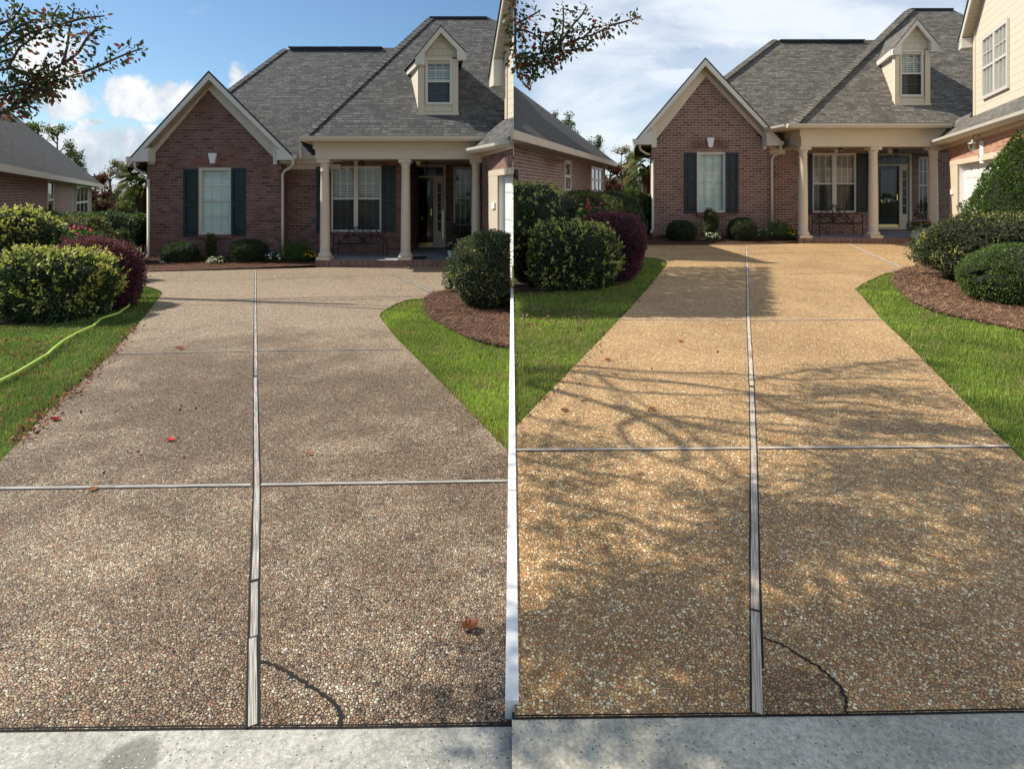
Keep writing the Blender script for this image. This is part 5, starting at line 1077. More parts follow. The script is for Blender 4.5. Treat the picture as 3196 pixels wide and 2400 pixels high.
# ================================================================== PLANTS
def bush(side,a,b,top,base,Y,label,pal,wt=None,p=2.6,size=.045,n=12000,amp=.06,seed=1,cmat='twigcore',var=None,clip=None,asp=.5,dr=.85,name='shrub',lmat='leaf',stems=None,group=None,sprigs=0,jit=.75,scal=.88,tops=None):
    x0,x1,z0,z1=rectW(a,b,top,base,Y); c=((x0+x1)/2,Y,(z0+z1)/2); r=((x1-x0)/2,(x1-x0)/2*dr,(z1-z0)/2)
    root=empty(name,(c[0],Y,z0)); tag(root,label,'shrub' if name!='flower_plant' else 'flowers',group)
    P,N_,q=shell(n,c,r,p,amp,.09,seed)
    if clip is not None: k=clip(P); P,N_,q=P[k],N_[k],q[k]
    k=(sines(q*6.0,seed+9,.6)>-.75); P,N_,q=P[k],N_[k],q[k]
    C=pick(pal,len(P),wt,.32)
    if var is not None:
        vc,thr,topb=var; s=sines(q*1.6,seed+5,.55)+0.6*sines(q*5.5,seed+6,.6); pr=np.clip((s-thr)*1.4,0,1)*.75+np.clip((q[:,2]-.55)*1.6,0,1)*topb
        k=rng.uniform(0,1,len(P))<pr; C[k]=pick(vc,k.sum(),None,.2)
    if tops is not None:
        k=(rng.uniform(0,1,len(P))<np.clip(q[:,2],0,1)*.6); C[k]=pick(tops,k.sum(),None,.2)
    cards('foliage',P,N_,size,C,lmat,asp,jit,root)
    if sprigs:
        P2,N2,q2=shell(sprigs,c,(r[0]*1.02,r[1]*1.02,r[2]*1.03),p,amp,.02,seed)
        k=q2[:,2]>-.6
        if clip is not None: k&=clip(P2)
        P2=P2[k];N2=N2[k]; PP=[];NN=[];CC=[]
        for i in range(len(P2)):
            d=N2[i]*.6+np.array([0,0,.5])+rng.normal(0,.3,3); d/=np.linalg.norm(d); L=size*rng.uniform(.6,2.0); cc=pick((var[0] if var is not None else pal),1,None,.2)[0]
            for t_ in np.linspace(0,1,6):
                PP.append(P2[i]+d*L*t_); NN.append(d); CC.append(cc*rng.uniform(.8,1.1))
        tag(cards('new_shoots',np.array(PP),np.array(NN),size*.9,np.array(CC),lmat,asp,.7,root),kind='stuff')
    cl=None
    if clip is not None:
        sgn=-1 if side=='L' else 1
        cl=lambda Q:np.stack([np.minimum(Q[:,0],-.03) if sgn<0 else np.maximum(Q[:,0],.03),Q[:,1],Q[:,2]],1)
    core('branches',c,r,p,amp,seed,cmat,root,scal,-.85,cl)
    if stems:
        m_=MB()
        for k in range(stems[0]):
            th=k*2.4; m_.tube([(c[0]+.08*math.cos(th),Y+.08*math.sin(th),gz(side,Y)),(c[0]+.2*math.cos(th),Y+.2*math.sin(th),(z0+gz(side,Y))/2),(c[0]+r[0]*.5*math.cos(th),Y+r[1]*.4*math.sin(th),z0+.15)],.02,6)
        m_.build('stem','bark',root)
    return root
vY=[(0.52,0.50,0.12),(0.42,0.44,0.10),(0.60,0.56,0.22)]
vG=[(0.055,0.095,0.035),(0.04,0.07,0.028),(0.085,0.125,0.05)]
pur=[(0.13,0.035,0.065),(0.08,0.025,0.045),(0.19,0.055,0.085),(0.10,0.04,0.05)]
box=[(0.035,0.065,0.025),(0.05,0.09,0.03),(0.025,0.045,0.02)]
oli=[(0.13,0.15,0.03),(0.09,0.12,0.03),(0.16,0.13,0.035)]
grn=[(0.07,0.12,0.05),(0.05,0.09,0.04),(0.11,0.15,0.08)]
leftclip=lambda P:P[:,0]<-.035
rightclip=lambda P:P[:,0]>.035
# left lot
bush('L',20,322,784,1000,7.9,'boxy green and yellow variegated shrub at far left, nearest one to the hose lawn',vG,None,3.6,.05,15000,.05,11,var=(vY,.55,.55),sprigs=420,dr=.75)
bush('L',-120,165,655,905,9.0,'tall yellow variegated shrub cut off by the left edge of the photo',vG,None,2.6,.05,13000,.06,12,var=(vY,.48,.55),sprigs=300)
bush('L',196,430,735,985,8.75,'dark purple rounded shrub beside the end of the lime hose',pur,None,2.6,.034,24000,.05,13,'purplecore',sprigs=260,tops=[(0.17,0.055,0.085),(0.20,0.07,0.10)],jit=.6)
bush('L',120,345,680,860,11.2,'low olive green shrub with pink flowers before it, far left',oli,None,2.6,.04,11000,.08,14)
bush('L',85,400,662,800,14.0,'long grey green hedge under the windows of the far left brick house',grn,None,3.2,.055,12000,.09,15,dr=.35)
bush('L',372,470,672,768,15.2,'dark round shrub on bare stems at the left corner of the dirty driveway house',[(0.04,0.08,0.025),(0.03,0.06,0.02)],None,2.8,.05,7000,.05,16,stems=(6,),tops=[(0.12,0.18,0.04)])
bush('L',330,404,716,830,11.6,'loose pale green shrub behind the purple shrub, left lot with the hose',[(0.10,0.13,0.06),(0.07,0.10,0.045)],None,2.2,.045,3500,.15,17,jit=1.2)
bush('L',510,620,759,842,14.2,'clipped dark green ball shrub left of the window with the pale blind, dirty driveway house',box,None,2.5,.026,12000,.03,18)
bush('L',724,832,749,832,14.2,'clipped dark green ball shrub right of the window with the pale blind, dirty driveway house',box,None,2.5,.026,12000,.03,19)
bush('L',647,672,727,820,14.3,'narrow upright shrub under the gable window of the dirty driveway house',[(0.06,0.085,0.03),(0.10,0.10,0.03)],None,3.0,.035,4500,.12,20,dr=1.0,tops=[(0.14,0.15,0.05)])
bush('L',1416,1640,722,958,8.75,'glossy leaved rounded shrub in the middle of the photo, right of the dirty driveway',[(0.06,0.09,0.035),(0.045,0.065,0.03),(0.09,0.085,0.05)],None,2.5,.038,15000,.06,21,var=([(0.34,0.36,0.10),(0.25,0.28,0.08)],.42,.25),clip=leftclip,dr=1.0)
bush('L',1384,1440,806,925,9.9,'thin airy shrub at the left side of the glossy shrub, dirty driveway side',[(0.08,0.11,0.05),(0.06,0.09,0.04)],None,2.0,.035,1500,.2,22,jit=1.3,scal=.45)
# right lot
bush('R',1480,1792,574,880,10.0,'tall yellow variegated shrub against the middle brick house wall',vG,None,2.8,.045,17000,.06,31,var=(vY,.48,.5),sprigs=330,clip=rightclip,dr=1.0)
bush('R',1654,1922,700,902,9.1,'boxy green and yellow variegated shrub left of the golden driveway',vG,None,3.4,.046,14000,.05,32,var=(vY,.5,.55),sprigs=380,dr=.7)
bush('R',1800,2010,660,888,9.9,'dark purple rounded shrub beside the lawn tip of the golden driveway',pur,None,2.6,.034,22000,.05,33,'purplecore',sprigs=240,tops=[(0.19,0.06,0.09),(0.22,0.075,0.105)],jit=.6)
bush('R',1745,1950,608,760,12.6,'low olive green shrub with pink flowers before it, middle of the photo',oli,None,2.6,.04,11000,.08,34)
bush('R',1712,1990,592,720,16.5,'long dark green hedge under the windows of the middle brick house',grn,None,3.2,.055,12000,.09,35,dr=.3)
bush('R',1966,2046,608,686,17.2,'dark round shrub on bare stems at the left corner of the golden driveway house',[(0.04,0.08,0.025),(0.03,0.06,0.02)],None,2.8,.05,7000,.05,36,stems=(6,),tops=[(0.12,0.18,0.04)])
bush('R',1918,1990,648,745,13.4,'loose pale green shrub behind the purple shrub, left of the golden driveway',[(0.10,0.13,0.06),(0.07,0.10,0.045)],None,2.2,.045,3500,.15,37,jit=1.2)
bush('R',2084,2173,688,758,16.2,'clipped dark green ball shrub left of the window with the pale blind, golden driveway house',box,None,2.5,.026,11000,.03,38)
bush('R',2270,2360,680,757,16.2,'clipped dark green ball shrub right of the window with the pale blind, golden driveway house',box,None,2.5,.026,11000,.03,39)
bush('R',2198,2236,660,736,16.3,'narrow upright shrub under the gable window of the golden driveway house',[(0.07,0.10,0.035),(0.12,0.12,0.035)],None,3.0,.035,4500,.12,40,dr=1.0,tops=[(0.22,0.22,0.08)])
bush('R',2872,3300,662,882,9.6,'large glossy leaved shrub right of the golden driveway, below the evergreen',[(0.07,0.10,0.035),(0.055,0.07,0.035),(0.11,0.10,0.055)],None,2.15,.04,26000,.05,41,var=([(0.38,0.38,0.10),(0.28,0.30,0.09)],.42,.35),dr=.6)
bush('R',2838,2896,722,835,10.3,'thin airy shrub at the left side of the large glossy shrub',[(0.09,0.13,0.05),(0.07,0.10,0.04)],None,2.0,.035,1700,.2,42,jit=1.3,scal=.45)
bush('R',3012,3380,760,966,7.9,'bright green clipped ball shrub at the far right edge on the pine straw',[(0.09,0.15,0.03),(0.07,0.11,0.025),(0.14,0.20,0.045)],None,2.1,.026,30000,.03,43,dr=.8)
# cone shaped evergreen
def conifer():
    Y=10.1; cx=3190; root=empty('evergreen_tree',(W(cx,0,Y).x,Y,gz('R',Y))); tag(root,'tall cone-shaped evergreen before the white garage door at far right','tree')
    zt=W(0,405,Y).z; zb=gz('R',Y)+.2; R0=145/F*Y; n=26000
    u=rng.uniform(0,1,n)**.6; z=zt-(zt-zb)*u; th=rng.uniform(0,2*np.pi,n)
    prof=np.minimum(1,(u**.85)*1.55); prof=np.where(u>.55,np.clip(1.0-(u-.55)*.25,0,1),prof)
    rr=R0*prof*(1+.09*np.sin(th*5+z*7)+.06*np.sin(th*11-z*13))*(1-np.abs(rng.normal(0,.09,n)))
    c=W(cx,0,Y); P=np.stack([c.x+rr*np.cos(th),Y+rr*np.sin(th),z],1); N_=np.stack([np.cos(th),np.sin(th),np.full(n,.7)],1)
    C=pick([(0.08,0.14,0.025),(0.05,0.10,0.02),(0.13,0.18,0.03)],n,None,.3); cards('crown',P,N_,.05,C,'leaf',.4,.6,root)
    m_=MB(); m_.lathe((c.x,Y,zb),[(R0*.75,0),(R0*.85,(zt-zb)*.3),(R0*.55,(zt-zb)*.6),(R0*.1,(zt-zb)*.93)],20); m_.build('branches','twigcore',root)
    m_=MB(); m_.tube([(c.x,Y,zb-.3),(c.x,Y,zb+.4)],.07,8); m_.build('trunk','bark',root)
conifer()
mum(674,802,830,30,14.0,[(0.75,0.76,0.60),(0.65,0.62,0.40)],900,120,'mound of cream white chrysanthemums between the two ball shrubs, dirty driveway house',fl=.022)
mum(2225,729,753,23,16.05,[(0.7,0.72,0.62),(0.6,0.6,0.5)],900,110,'mound of cream white chrysanthemums between the two ball shrubs, golden driveway house',fl=.022)
mum(858,790,818,26,14.1,[(0.75,0.78,0.82)],500,16,'small plant with few white flowers beside the right downspout, dirty driveway house',leafc=[(0.07,0.14,0.03),(0.05,0.10,0.025)],fl=.03,loose=1.3)
mum(2386,718,744,22,16.1,[(0.7,0.75,0.82)],500,16,'small plant with few white flowers beside the right downspout, golden driveway house',leafc=[(0.07,0.14,0.03),(0.05,0.10,0.025)],fl=.03,loose=1.3)
mum(925,755,815,42,14.2,[(.5,.5,.5)],1500,0,'loose bright green plant left of the first porch column, dirty driveway house',leafc=[(0.07,0.15,0.035),(0.05,0.11,0.03)],loose=1.5,name='garden_plant',cat='plant')
mum(2435,692,742,36,16.2,[(.5,.5,.5)],1500,0,'loose bright green plant left of the first porch column, golden driveway house',leafc=[(0.06,0.13,0.03),(0.045,0.10,0.03)],loose=1.5,name='garden_plant',cat='plant')
mum(968,783,814,20,14.05,[(0.80,0.55,0.03),(0.65,0.42,0.03)],500,55,'small yellow chrysanthemum at the foot of the first porch column, dirty driveway house',fl=.02)
mum(2472,714,744,17,16.05,[(0.80,0.55,0.03),(0.65,0.42,0.03)],500,50,'small yellow chrysanthemum at the foot of the first porch column, golden driveway house',fl=.02)
def pinks(pts,Y,lab):
    c=W(pts[0][0],pts[0][1],Y); pts=[(x_,y_,k_//2+1) for x_,y_,k_ in pts]; root=empty('flower_plant',(c.x,Y,c.z-.5)); tag(root,lab,'flowers')
    P=[];N_=[]
    for px,py,k in pts:
        q=W(px,py,Y)
        for i in range(k): P.append(np.array(q)+rng.normal(0,.045,3)); N_.append(np.array([0,-1,.6])+rng.normal(0,.4,3))
    flowers(np.array(P),np.array(N_),.03,[(0.62,0.06,0.13),(0.72,0.12,0.18)],root)
    m_=MB()
    for px,py,k in pts: q=W(px,py,Y); m_.tube([(q.x,Y+.05,q.z-.6),(q.x,Y,q.z)],.006,5)
    m_.build('stem','bark',root); P2,N2,_=shell(900,(W((pts[0][0]+pts[1][0])/2,0,Y).x,Y+.15,c.z-.22),(.42,.25,.2),2.2,.15,.2,5); cards('foliage',P2,N2,.05,pick([(0.05,0.10,0.03),(0.08,0.14,0.04)],len(P2)),'leafsoft',.45,.9,root)
pinks([(225,716,9),(266,715,5),(232,722,5)],10.1,'pink flowers behind the purple and variegated shrubs at far left')
pinks([(1832,640,9),(1868,642,5),(1838,646,5)],11.4,'pink flowers behind the purple and variegated shrubs in the middle')
# ------------------------------------------------------------------ background trees
def tree(side,px,top,wpx,Y,label,pal,n=2600,sz=.16,sparse=.5,seed=0,bark='bark',zl=.3,trunk=.16,base=None):
    r=random.Random(seed); c=W(px,top,Y); zt=c.z; zg=gz(side,min(Y,45))-.3 if base is None else base; H=zt-zg; wr=wpx/F*Y/2
    root=empty('tree',(c.x,Y,zg)); tag(root,label,'tree'); m_=MB(); tips=[]
    m_.tube([(c.x,Y,zg),(c.x+.1,Y,zg+H*.35),(c.x-.05,Y,zg+H*.7),(c.x,Y,zt-.3)],[trunk,trunk*.75,trunk*.4,trunk*.08],7)
    for k in range(16):
        h=zg+H*(zl+(.95-zl)*r.random()); th=r.uniform(0,6.28); L=wr*(1.05-.6*max(0,(h-zg)/H-.55)/.45)*r.uniform(.6,1.05); e=(c.x+L*math.cos(th),Y+L*.8*math.sin(th),min(zt,h+L*.55+.2)); mid=((c.x+e[0])/2+r.uniform(-.2,.2),(Y+e[1])/2,(h+e[2])/2-.05)
        m_.tube([(c.x,Y,h),mid,e],[trunk*.35,trunk*.22,trunk*.08],5)
        for j in range(4):
            f=(e[0]+r.uniform(-.5,.5)*wr*.6,e[1]+r.uniform(-.5,.5)*wr*.5,min(zt+.1,e[2]+r.uniform(-.2,.5)*wr*.6)); m_.tube([mid if j%2 else e,f],[trunk*.12,trunk*.04],4); tips+= [f,e]
    m_.build('trunk',bark,root)
    T=np.array(tips); i=rng.integers(0,len(T),n); P=T[i]+rng.normal(0,1,(n,3))*np.array([wr*.16,wr*.16,wr*.15])*(1.2-sparse*.4)
    N_=rng.normal(0,1,(n,3)); cards('crown',P,N_,sz,pick(pal,n,None,.35),'leafsoft',.5,.5,root)
ol=[(0.10,0.13,0.04),(0.07,0.10,0.03),(0.14,0.15,0.05)]
br=[(0.16,0.12,0.07),(0.12,0.11,0.05),(0.20,0.14,0.09)]
tree('L',120,362,95,30,'sparse olive tree whose top shows above the far left roof, nearest the photo edge',ol,1700,.13,.9,1)
tree('L',180,400,85,34,'sparse olive tree standing behind the far left roof, middle of the three tops',ol,1500,.14,.9,2)
tree('L',236,470,70,36,'small sparse tree standing behind the lower end of the far left roof',ol,1400,.13,.8,3)
tree('L',300,560,60,37,'dark red leaved tree at the corner of the far left brick house',[(0.13,0.04,0.03),(0.09,0.03,0.025)],3500,.16,.2,4,zl=.1)
tree('L',345,512,80,40,'half bare brown tree between the far left house and the gable',br,1700,.13,.8,5,zl=.2)
tree('L',398,520,90,44,'olive tree just left of the gable of the dirty driveway house',ol,3400,.18,.4,6,zl=.1)
tree('R',1735,335,75,34,'sparse tree above the middle roof, highest on it',ol,1500,.13,.9,7)
tree('R',1775,362,75,36,'sparse tree above the middle roof, halfway down its slope',ol,1400,.14,.9,8)
tree('R',1852,428,70,38,'small sparse tree above the lower end of the middle roof',ol,1400,.13,.8,9)
tree('R',1905,520,55,40,'dark red leaved tree at the corner of the middle brick house',[(0.13,0.04,0.03),(0.09,0.03,0.025)],3200,.16,.2,10,zl=.1)
tree('R',1940,470,80,42,'half bare pale brown tree between the middle house and the right gable',[(0.26,0.19,0.12),(0.2,0.16,0.08),(0.3,0.24,0.15)],1900,.13,.8,11,zl=.2)
tree('R',1985,490,80,46,'olive tree just left of the gable of the golden driveway house',ol,3600,.18,.4,12,zl=.1)
def palm(side,px,top,Y,label):
    c=W(px,top,Y); root=empty('palm_tree',(c.x,Y,gz(side,Y))); tag(root,label,'palm tree'); m_=MB(); m_.tube([(c.x,Y,gz(side,Y)-.3),(c.x+.05,Y,c.z-.6)],[.22,.17],8); m_.build('trunk','bark',root)
    V_=[];C=[]
    for k in range(30):
        th=k*2.4; el=R(70-k*4.2); L=1.5; d=Vector((math.cos(th)*math.cos(el),math.sin(th)*math.cos(el),math.sin(el)))
        o=Vector((c.x,Y,c.z-.15)); col=np.array([(0.14,0.17,0.03),(0.09,0.13,0.03),(0.18,0.19,0.05)][k%3])
        d0=d; fan=o+d*.38; s=d.cross(Vector((0,0,1))).normalized()
        for j in range(-8,9):
            a=j*.11; t_=(d*math.cos(a)+s*math.sin(a)).normalized(); e=fan+t_*.42+Vector((0,0,-.16-abs(a)*.12)); w_=s*.012; V_+=[fan-w_,fan+w_,(fan*.5+e*.5)+Vector((0,0,.04))+w_*1.6,e]; C+=[col]*4
    quads('frond',np.array([tuple(v) for v in V_]),np.array(C),'leafsoft',root)
palm('L',437,548,20,'palm tree with drooping fronds beside the left gable corner, dirty driveway house')
palm('R',2012,492,23,'palm tree with drooping fronds beside the left gable corner, golden driveway house')
def woods(side,a,b,top,Y,label,seed):
    xs=rng.uniform(W(a,0,Y).x,W(b,0,Y).x,60000); dd_=rng.uniform(0,5,60000); x3=np.stack([xs*.35,dd_*0,xs*0],1)
    zt=W(0,top,Y).z; h=(zt+1.2)*(0.86+.22*np.clip(sines(x3,seed,.8),-1,1)); z=-1.2+h*rng.uniform(0,1,60000)**.8
    P=np.stack([xs,Y+dd_,z],1); C=pick([(0.07,0.09,0.03),(0.11,0.12,0.04),(0.16,0.13,0.06),(0.05,0.07,0.025)],60000,None,.3)
    tag(cards('woods',P,rng.normal(0,1,(60000,3)),.34,C,'leafsoft',.6,.5),label,'woods',kind='stuff')
woods('L',-300,620,590,52,'autumn woods behind the far left houses',3)
woods('R',1640,2160,560,55,'autumn woods behind the middle houses',4)
# ------------------------------------------------------------------ crape myrtles at the street
def inframe(p,m_=12):
    if p[1]<.2: return False
    px=CX+p[0]/p[1]*F; py=HY-(p[2]-CH)/p[1]*F
    return -40<px<3240 and -m_<py<2440
def lift(px,py,h):
    g_=G('R',px,py); return g_+sdir*(h/sdir.z)
def zpath(pts,ox,oy,sc,Y,dy=0.0): return [W(ox+x*sc,oy+y*sc,Y+dy*i) for i,(x,y) in enumerate(pts)]
lv=[(0.07,0.11,0.04),(0.05,0.08,0.035),(0.11,0.12,0.05),(0.36,0.06,0.04),(0.26,0.06,0.04),(0.16,0.07,0.04)]; lwt=[.34,.28,.14,.09,.07,.08]
def dress(paths,dens,root,berry,hang,seed,leafsz=.044,sc=1.0):
    P=[];N_=[];B=[]
    for pts,lf,bf in paths:
        tot=0
        for i in range(len(pts)-1):
            a,b=pts[i],pts[i+1]; L=(b-a).length; d=(b-a)/L
            for k in range(int(L*dens*lf*2.3)):
                t_=rng.uniform(); q=a.lerp(b,t_); o=Vector(rng.normal(0,1,3)); o=(o-d*o.dot(d)).normalized(); P.append(q+o*rng.uniform(.004,.05)*sc*(1.5 if lf>1 else 1)); N_.append(o+d*.5+Vector((0,0,-.35)))
            if i>=len(pts)-1-bf:
                for k in range(int(L*160/sc)):
                    t_=rng.uniform(); q=a.lerp(b,t_); o=Vector(rng.normal(0,1,3)); o=(o-d*o.dot(d)).normalized(); B.append(q+(o*rng.uniform(.01,.055)+Vector((0,0,.015)))*sc)
    for h in hang: P.append(h); N_.append(Vector((0,0,-1)))
    cards('leaves',np.array([tuple(p) for p in P]),np.array([tuple(p) for p in N_]),leafsz,pick(lv,len(P),lwt,.25),'leaf',.55,.45,root,fold=.1)
    m_=MB()
    for q in B:
        r=.006*sc*rng.uniform(.8,1.2); m_.add([(q.x+r,q.y,q.z),(q.x-r,q.y,q.z),(q.x,q.y+r,q.z),(q.x,q.y-r,q.z),(q.x,q.y,q.z+r),(q.x,q.y,q.z-r)],[(0,2,4),(2,1,4),(1,3,4),(3,0,4),(2,0,5),(1,2,5),(3,1,5),(0,3,5)])
    tag(m_.build('berries','berry',root,smooth=True),kind='stuff')
M['berry']=plain('dark_seed_pods',(0.045,0.025,0.022),.7,.3,40)
def myrtle_left():
    T=(-3.6,.35); root=empty('crape_myrtle',(T[0],T[1],-.02)); tag(root,'crape myrtle branch with red and green leaves in the upper left corner','tree')
    s=.3617; Z=lambda p,dy=0:zpath(p,40,40,s,1.8,dy*.4)
    paths=[(Z([(-120,880),(0,810),(150,740),(280,620),(450,560),(600,520)],.02),3.2,0),(Z([(600,520),(750,460),(900,390),(1010,345),(1120,310)]),1.4,2),
      (Z([(-120,650),(0,640),(200,600),(330,520),(430,430)]),2.6,0),(Z([(430,430),(455,360),(470,300),(490,150),(510,70),(530,-40)],.03),1.0,1),(Z([(430,450),(560,350),(640,220),(700,160),(740,120)],-.03),1.3,2),
      (Z([(-120,300),(0,260),(150,180),(300,130),(450,90)]),2.4,1),(Z([(450,90),(600,50),(700,40),(790,30)]),.8,2),(Z([(-120,430),(0,400),(60,300),(200,200),(330,60),(400,-60)],.02),1.8,1),
      (Z([(-120,500),(0,480),(120,520),(230,560),(350,600)]),3.0,0),(Z([(-120,860),(0,840),(120,800),(170,820),(210,845)]),2.2,0),(Z([(-120,100),(0,60),(60,-20),(90,-80)]),2.6,0),(Z([(280,620),(340,700),(350,770)]),.5,0),
      (Z([(200,600),(230,500),(350,430)]),1.0,1),(Z([(-120,720),(0,700),(120,690),(260,670),(400,640)]),3.2,0),(Z([(0,150),(80,110),(200,60)],.0),2.2,1)]
    m_=MB()
    for p,_,_ in paths: n=len(p); m_.tube(p,[.0042*(1-.8*i/n)+.0007 for i in range(n)],5)
    J=[W(-60,320,1.75),W(-330,300,1.65)]; 
    for p,_,_ in paths:
        if (p[0]-J[0]).length<.6 and p[0].x<W(45,0,1.8).x: m_.tube([p[0],J[0]+Vector((-.1,0,.03)),J[1]],[.005,.006,.009],5)
    m_.tube([J[1],(-2.5,1.1,1.75),(-3.1,.6,1.5),(T[0],T[1],1.2)],[.009,.011,.015,.03],7); m_.build('branches','bark',root)
    t_=MB(); 
    for k in range(4): th=k*1.57; t_.tube([(T[0]+.1*math.cos(th),T[1]+.1*math.sin(th),-.1),(T[0]+.15*math.cos(th),T[1]+.15*math.sin(th),1.2),(T[0]+.5*math.cos(th)-.3,T[1]+.5*math.sin(th)-.3,3.0)],[.07,.06,.035],8)
    t_.build('trunk','bark',root)
    dress(paths,150,root,True,Z([(340,770),(350,740),(390,740),(230,700),(300,700)]),1,.0195,.43)
myrtle_left()
def myrtle_right():
    T=(-1.3,-1.7); root=empty('crape_myrtle',(T[0],T[1],-.02)); tag(root,'crape myrtle branch with leaves and seed pods at the upper middle, before the pale sky','tree')
    s=.3617; Y0=4.3; Z=lambda p,dy=0:zpath(p,1600,40,s,Y0,dy)
    paths=[(Z([(18,-160),(22,60),(22,330),(40,530),(130,520),(230,420),(350,330)],.0),2.6,0),(Z([(350,330),(500,250),(700,190),(850,110)]),2.4,1),(Z([(850,110),(950,85),(1030,60),(1110,30)]),1.3,2),
      (Z([(350,330),(430,200),(440,60),(435,-60)],.03),1.2,1),(Z([(400,290),(500,130),(600,20),(640,-60)],-.03),1.5,1),(Z([(22,100),(90,70),(180,20),(240,-20)]),1.6,0),(Z([(22,160),(100,150),(190,190),(280,280)]),1.6,1),
      (Z([(22,400),(120,390),(250,350),(400,330),(550,320)]),3.4,0),(Z([(40,560),(110,540),(180,580),(200,600)]),2.4,0),(Z([(330,430),(350,470),(345,500)]),.6,0),(Z([(600,230),(680,150),(720,60)]),1.0,2),(Z([(500,330),(620,300),(700,240)]),.8,1),(Z([(250,360),(260,260),(330,170),(390,140)]),1.2,1),(Z([(22,480),(150,460),(300,430),(420,380)]),2.8,0)]
    m_=MB()
    for p,_,_ in paths: n=len(p); m_.tube(p,[.009*(1-.8*i/n)+.0015 for i in range(n)],5)
    J=W(1606,-30,Y0); hub=Vector((-1.35,.6,4.5)); m_.tube([J,J+Vector((-.1,-.2,.5)),(-.4,3.2,4.4),(-1.0,1.8,4.6),hub],[.01,.014,.02,.03,.045],6)
    # limbs overhead that throw the streaked shadows on the golden driveway
    S_=[([(1619,1148),(1820,1144),(1966,1158),(2129,1166),(2292,1168),(2495,1189),(2700,1180),(2900,1190)],4.7,.018),([(1640,1155),(1783,1160),(1966,1185),(2149,1199),(2332,1225),(2495,1250),(2700,1262),(2850,1290)],4.6,.020),
        ([(1640,1185),(1763,1193),(1966,1225),(2190,1236),(2332,1232),(2500,1262),(2650,1255)],4.55,.016),([(1640,1195),(1722,1217),(1844,1250),(1966,1290),(2088,1356),(2137,1396),(2150,1450)],4.5,.024),
        ([(1925,1266),(2047,1299),(2251,1347),(2340,1364),(2480,1400),(2600,1440)],4.5,.018),([(1990,1300),(2170,1303),(2332,1323),(2500,1330),(2700,1370)],4.45,.014),([(1982,1307),(1934,1331),(1950,1368),(2007,1413),(2129,1453),(2260,1500)],4.4,.017),
        ([(2495,1189),(2600,1150),(2760,1130)],4.6,.010),([(2332,1225),(2450,1290),(2620,1330),(2780,1345)],4.5,.013),([(2340,1190),(2500,1160),(2700,1140),(2850,1125)],4.6,.014),([(2345,1290),(2550,1280),(2750,1290),(2950,1300)],4.5,.016),([(2400,1345),(2650,1370),(2900,1375),(3050,1390)],4.4,.016),([(2360,1240),(2560,1235),(2760,1210),(2900,1215)],4.55,.015),([(2495,1250),(2620,1230),(2800,1225)],4.5,.010),([(1640,1300),(1780,1330),(1900,1345)],4.4,.010),
        ([(1650,1440),(1800,1470),(2000,1500),(2200,1540)],4.3,.014),([(1700,1560),(1900,1600),(2100,1680),(2300,1700)],4.2,.014)]
    tips=[]
    for pts,h,r in S_:
        q=[lift(x,y,h) for x,y in pts]; n=len(q); m_.tube(q,[max(.008,r*1.55*(1.0-.5*i/n)) for i in range(n)],6)
        a=q[0]; m_.tube([a,a.lerp(Vector((-3.6,5.9,4.75)),.5)+Vector((0,0,.05)),(-3.6,5.9,4.75)],[r*.5,.006,.005],6); tips+=q[2:]
    m_.tube([(-3.6,5.9,4.75),(-3.3,4.6,4.95),(-2.9,3.0,4.8),(-2.2,1.4,4.9),hub],[.012,.014,.016,.02,.04],7)
    m_.build('branches','bark',root)
    t_=MB()
    for k in range(4): th=k*1.57+.4; t_.tube([(T[0]+.1*math.cos(th),T[1]+.1*math.sin(th),-.1),(T[0]+.18*math.cos(th),T[1]+.18*math.sin(th),1.4),(T[0]+.6*math.cos(th),T[1]+.6*math.sin(th)+.2,3.2),(hub.x+.3*math.cos(th),hub.y-.6+.4*math.sin(th),4.5)],[.08,.07,.05,.03],8)
    t_.build('trunk','bark',root)
    dress(paths,60,root,True,Z([(345,500),(340,480),(375,480),(250,450),(120,500)]),2)
    # crown: leaf clumps, all above the frame
    P=[]; N_=[]
    def clump(px,py,h,k,rx,rz=.16):
        c=np.array(lift(px,py,h)); q=c+rng.normal(0,1,(k,3))*np.array([rx,rx*.55,rz]); P.extend(q.tolist())
    cl_=[]
    for i in range(210):
        px=rng.uniform(1640,3300); py=rng.uniform(1400,2330)
        v=math.sin(px*.006+py*.011)+math.sin(px*.013-py*.007+2)+.6*math.sin(px*.02+py*.02)
        if v>-.15+ (0.5 if px<2300 else 0): cl_.append((px,py))
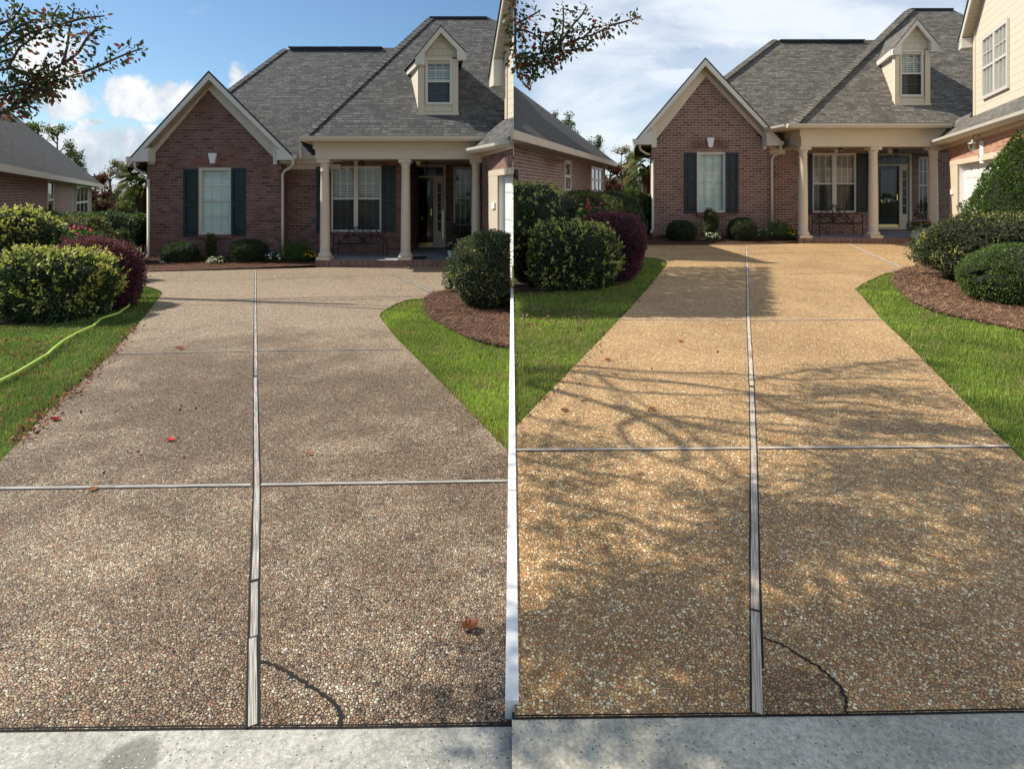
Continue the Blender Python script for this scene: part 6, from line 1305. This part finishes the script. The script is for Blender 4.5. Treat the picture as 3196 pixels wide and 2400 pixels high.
    for px,py in cl_: clump(px,py,rng.uniform(3.2,4.2),190,rng.uniform(.12,.26),.07)
    for px,py,rx,k in [(2620,1160,.20,200),(2760,1150,.22,220),(2880,1135,.18,160),(2560,1215,.18,200),(2700,1225,.24,260),(2850,1240,.22,240),(2980,1260,.2,160),(2560,1290,.16,160),(2700,1300,.22,260),(2860,1320,.2,220),(3000,1350,.18,160),(2420,1260,.12,100),(2620,1350,.2,200),(2240,1330,.12,100),(2120,1330,.10,90),(1760,1330,.12,70),(1680,1380,.12,70),(1900,1410,.14,90),(2180,1380,.12,90)]: clump(px,py,rng.uniform(4.4,4.8),k,rx*.9,.10)
    P=np.array(P); k=np.array([not inframe(p,25) for p in P]); P=P[k]
    cards('crown',P,rng.normal(0,1,(len(P),3)),.06,pick(lv,len(P),lwt,.25),'leaf',.5,.4,root)
myrtle_right()
def added_shade_tree():  # added unseen tree, its crown shaped to shade the far driveway
    T=(-10.8,10.4); root=empty('tree',(T[0],T[1],-.15)); tag(root,'added tree left of the view whose crown is shaped to shade the far part of the golden driveway','tree')
    m_=MB(); m_.tube([(T[0],T[1],-.3),(T[0]+.1,T[1],2.5),(T[0]+.3,T[1],5.5),(T[0]+1,T[1],8)],[.10,.09,.08,.05],9); m_.build('trunk','bark',root)
    b_=MB(); P=[]
    for i in range(6):
        gx=rng.uniform(.3,1)*1.0; px=rng.uniform(1960,2390); py=rng.uniform(850,975)
        c=lift(px,py,rng.uniform(6.3,7.0)); b_.tube([(T[0]+.4,T[1],5.9),((T[0]+c.x)/2,(T[1]+c.y)/2,6.6),tuple(c)],[.016,.012,.008],6)
    for i in range(15000):
        px=rng.uniform(1640,2400); py=rng.uniform(835,990); g_=G('R',px,py)
        if g_.x<.1: continue
        c=lift(px,py,rng.uniform(6.1,7.2)); P.append(tuple(c))
    P=np.array(P); k=np.array([not inframe(p,25) for p in P]); P=P[k]
    b_.build('branches','bark',root); cards('crown',P,rng.normal(0,1,(len(P),3)),.13,pick(ol,len(P),None,.3),'leaf',.6,.4,root)
added_shade_tree()
